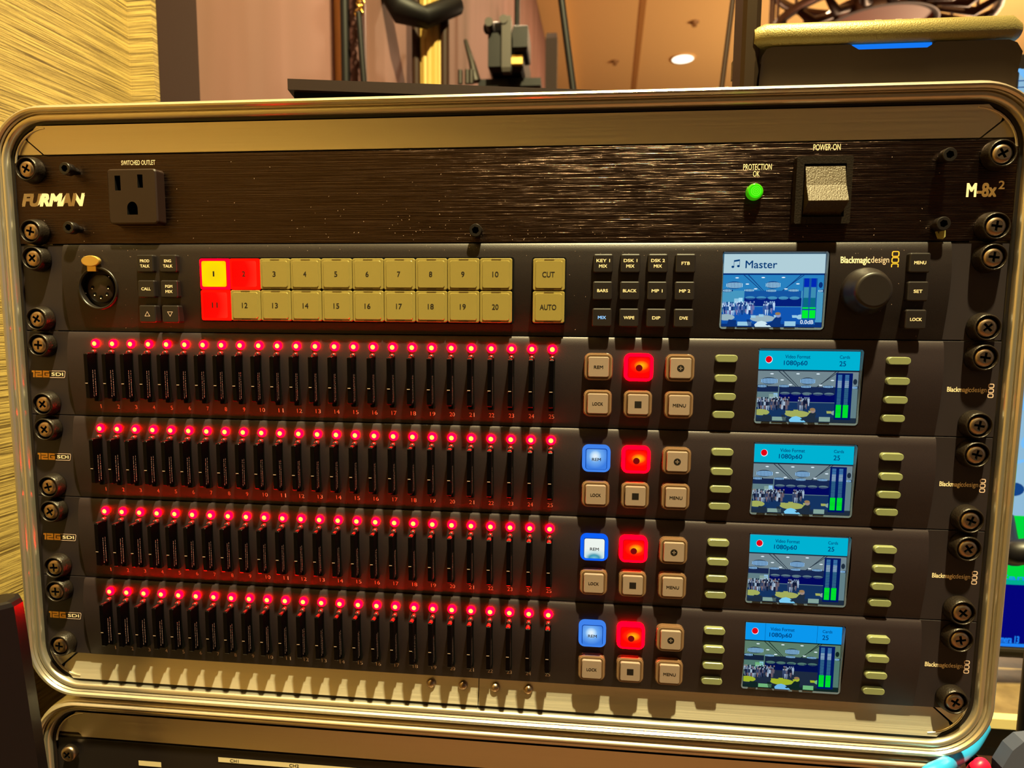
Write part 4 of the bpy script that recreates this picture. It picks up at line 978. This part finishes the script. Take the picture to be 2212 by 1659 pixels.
for i in range(3):
    for j in range(3):
        xa, ya_, xb_, yb_ = XM + i * xw + 2, YT_ + j * yw + 2, XM + (i + 1) * xw - 2, YT_ + (j + 1) * yw - 2
        b.rect(xa, ya_, xb_, yb_, DM + .5, rp.choice(['mon_deep', 'mon_navy'])); b.rect(xa + 2, ya_ + 2, xb_ - 2, ya_ + yw * .45, DM + .52, 'mon_sky'); b.rect(xa + 2, ya_ + yw * .62, xb_ - 2, ya_ + yw * .7, DM + .54, 'mon_pale')
        for q in range(8): b.rect(xa + 8 + q * 14, ya_ + yw * .52, xa + 13 + q * 14, ya_ + yw * .74, DM + .56 + q * .002, rp.choice(['mon_pale', 'mon_navy', 'mon_sky']))
        b.ell((xa + xb_) / 2 + rp.uniform(-20, 20), ya_ + yw * .22, 18, 4, DM + .6, 'mon_deep')
b.build('display_picture', t, recalc=False)
def cable(name, label, cat, pts, r, mt, closed=False):
    P = [W(*un(u, v, d), d) for u, v, d in pts]; Q = []
    for i in range(len(P) - 1):
        p0, p1, p2, p3 = P[max(i - 1, 0)], P[i], P[i + 1], P[min(i + 2, len(P) - 1)]
        for k in range(6):
            s = k / 6; Q.append(tuple(.5 * ((2 * p1) + (p2 - p0) * s + (2 * p0 - 5 * p1 + 4 * p2 - p3) * s * s + (3 * p1 - p0 - 3 * p2 + p3) * s ** 3)))
    Q.append(tuple(P[-1])); b = MB(); b.tube(Q, r, mt, 12); o = b.build(name, None, Q[0], world=True); return tag(o, label, cat)
mat('cable_blue', (38, 140, 200), 0.4); mat('cable_red', (214, 20, 60), 0.4); mat('cable_black', (14, 11, 14), 0.4)
cable('video_cable', 'thick black cable crossing in front of the green monitor pane', 'cable', [(2160, 1120, -240), (2175, 1188, -210), (2212, 1192, -200), (2300, 1190, -200), (2420, 1300, -220), (2440, 1440, -215)], .010, 'cable_black')
cable('network_cable', 'bright blue cable curving below the right corner of the rack', 'cable', [(2125, 1570, -60), (2098, 1612, -30), (2062, 1640, -12), (2040, 1654, 12), (2000, 1685, 20), (1990, 1800, 20)], .0034, 'cable_blue')
cable('power_cable', 'black cable hanging beside the blue cable, lower right', 'cable', [(2080, 1600, -60), (2092, 1635, -40), (2104, 1665, -30), (2110, 1900, -30)], .0035, 'cable_black')
cable('red_cable', 'short red cable below the blue cable at the bottom right', 'cable', [(2100, 1668, -18), (2112, 1656, -16), (2128, 1662, -18), (2150, 1800, -20)], .0030, 'cable_red')
# black post and grey chair back at the lower right edge
p = W(*un(2207, 1500, -60), -60); p.z = 0; zt = at(2207, 1374, .06).z
b = WL(); c = Vector((p.x + .016, p.y, 0)); b.disc(c, [(.014, 0), (.014, zt - .01), (.011, zt)], 'pole_black', 20)
tag(b.build('stand_tube', None, c, world=True), 'black upright tube at the right edge in front of the monitor', 'tube')
mat('chair_grey', (66, 70, 90), 0.6); c = W(*un(2215, 1690, -20), -20)
t = thing('office_chair', 'grey chair back just showing in the lower right corner', 'chair', (c.x + .2, c.y, 0), world=True)
o3 = (c.x + .2, c.y, 0)
b = MB(); P0 = W(*un(2165, 1659, -20), -20); P1 = W(*un(2188, 1622, -20), -20); P2 = W(*un(2212, 1603, -20), -20)
pts = [(P0.x, P0.z - .25), (P0.x, P0.z), (P1.x, P1.z), (P2.x, P2.z), (P2.x + .1, P2.z + .02), (P2.x + .3, P2.z + .02), (P2.x + .36, P2.z - .03), (P2.x + .38, P0.z - .25)]
b.loops([[(x, P0.y - .0, z) for x, z in pts], [(x, P0.y + .008, z) for x, z in pts]], 'chair_grey'); b.build('backrest', t, o3, world=True)
b = MB(); wbox(b, (P0.x + .2, P0.y + .075, P0.z - .27), .2, .075, .03, 'chair_grey'); b.build('seat', t, o3, world=True)
for sx in (.03, .37):
    for sy in (.02, .13): b = WL(); b.disc((P0.x + sx, P0.y + sy, 0), [(.012, 0), (.012, P0.z - .29)], 'pole_black', 10); b.build('leg', t, o3, world=True)

# ------------------------------------------------------------------ black cabinet at the lower left
def onY(u, v, Y):
    p = onz(u, v, Z0 - Y / 1000); return p
ca = onY(52, 1294, 216); cb = onY(0, 1307, 216); cc_ = onY(0, 1281, 216)
dirf = (cb - ca).normalized(); nrm = Vector((-dirf.y, dirf.x, 0));
if nrm.y < 0: nrm = -nrm
dep = max(.012, abs((cc_ - cb).dot(nrm))); ln = .22
t = thing('equipment_cabinet', 'black upright cabinet with rounded edge at the lower left', 'cabinet', (ca.x, ca.y, 0), world=True)
def cabring(z, i=0.0, r=.004):
    q = [(0 + i, 0 + i), (ln, 0 + i), (ln, dep - i), (0 + i, dep - i)]
    out = []
    P = [ca + dirf * x + nrm * y for x, y in q]
    for k in range(4):
        A, B, C = P[k - 1], P[k], P[(k + 1) % 4]
        u_ = (A - B).normalized(); w_ = (C - B).normalized()
        for s in (1, .45, 0): out.append(tuple(B + u_ * r * s + w_ * r * (1 - s) * (1 if s < 1 else 0) * (1))[:2] + (z,))
    return out
b = MB(); zt = ca.z; b.loops([[(x + .058, y, z) for x, y, z in cabring(0)], cabring(zt - .0025), cabring(zt - .0006, .0008), cabring(zt, .0025)], 'cabinet_black') if 'cabinet_black' in MATS or mat('cabinet_black', (12, 7, 10), 0.32) else None
b.build('cabinet_body', t, (ca.x, ca.y, 0), world=True)
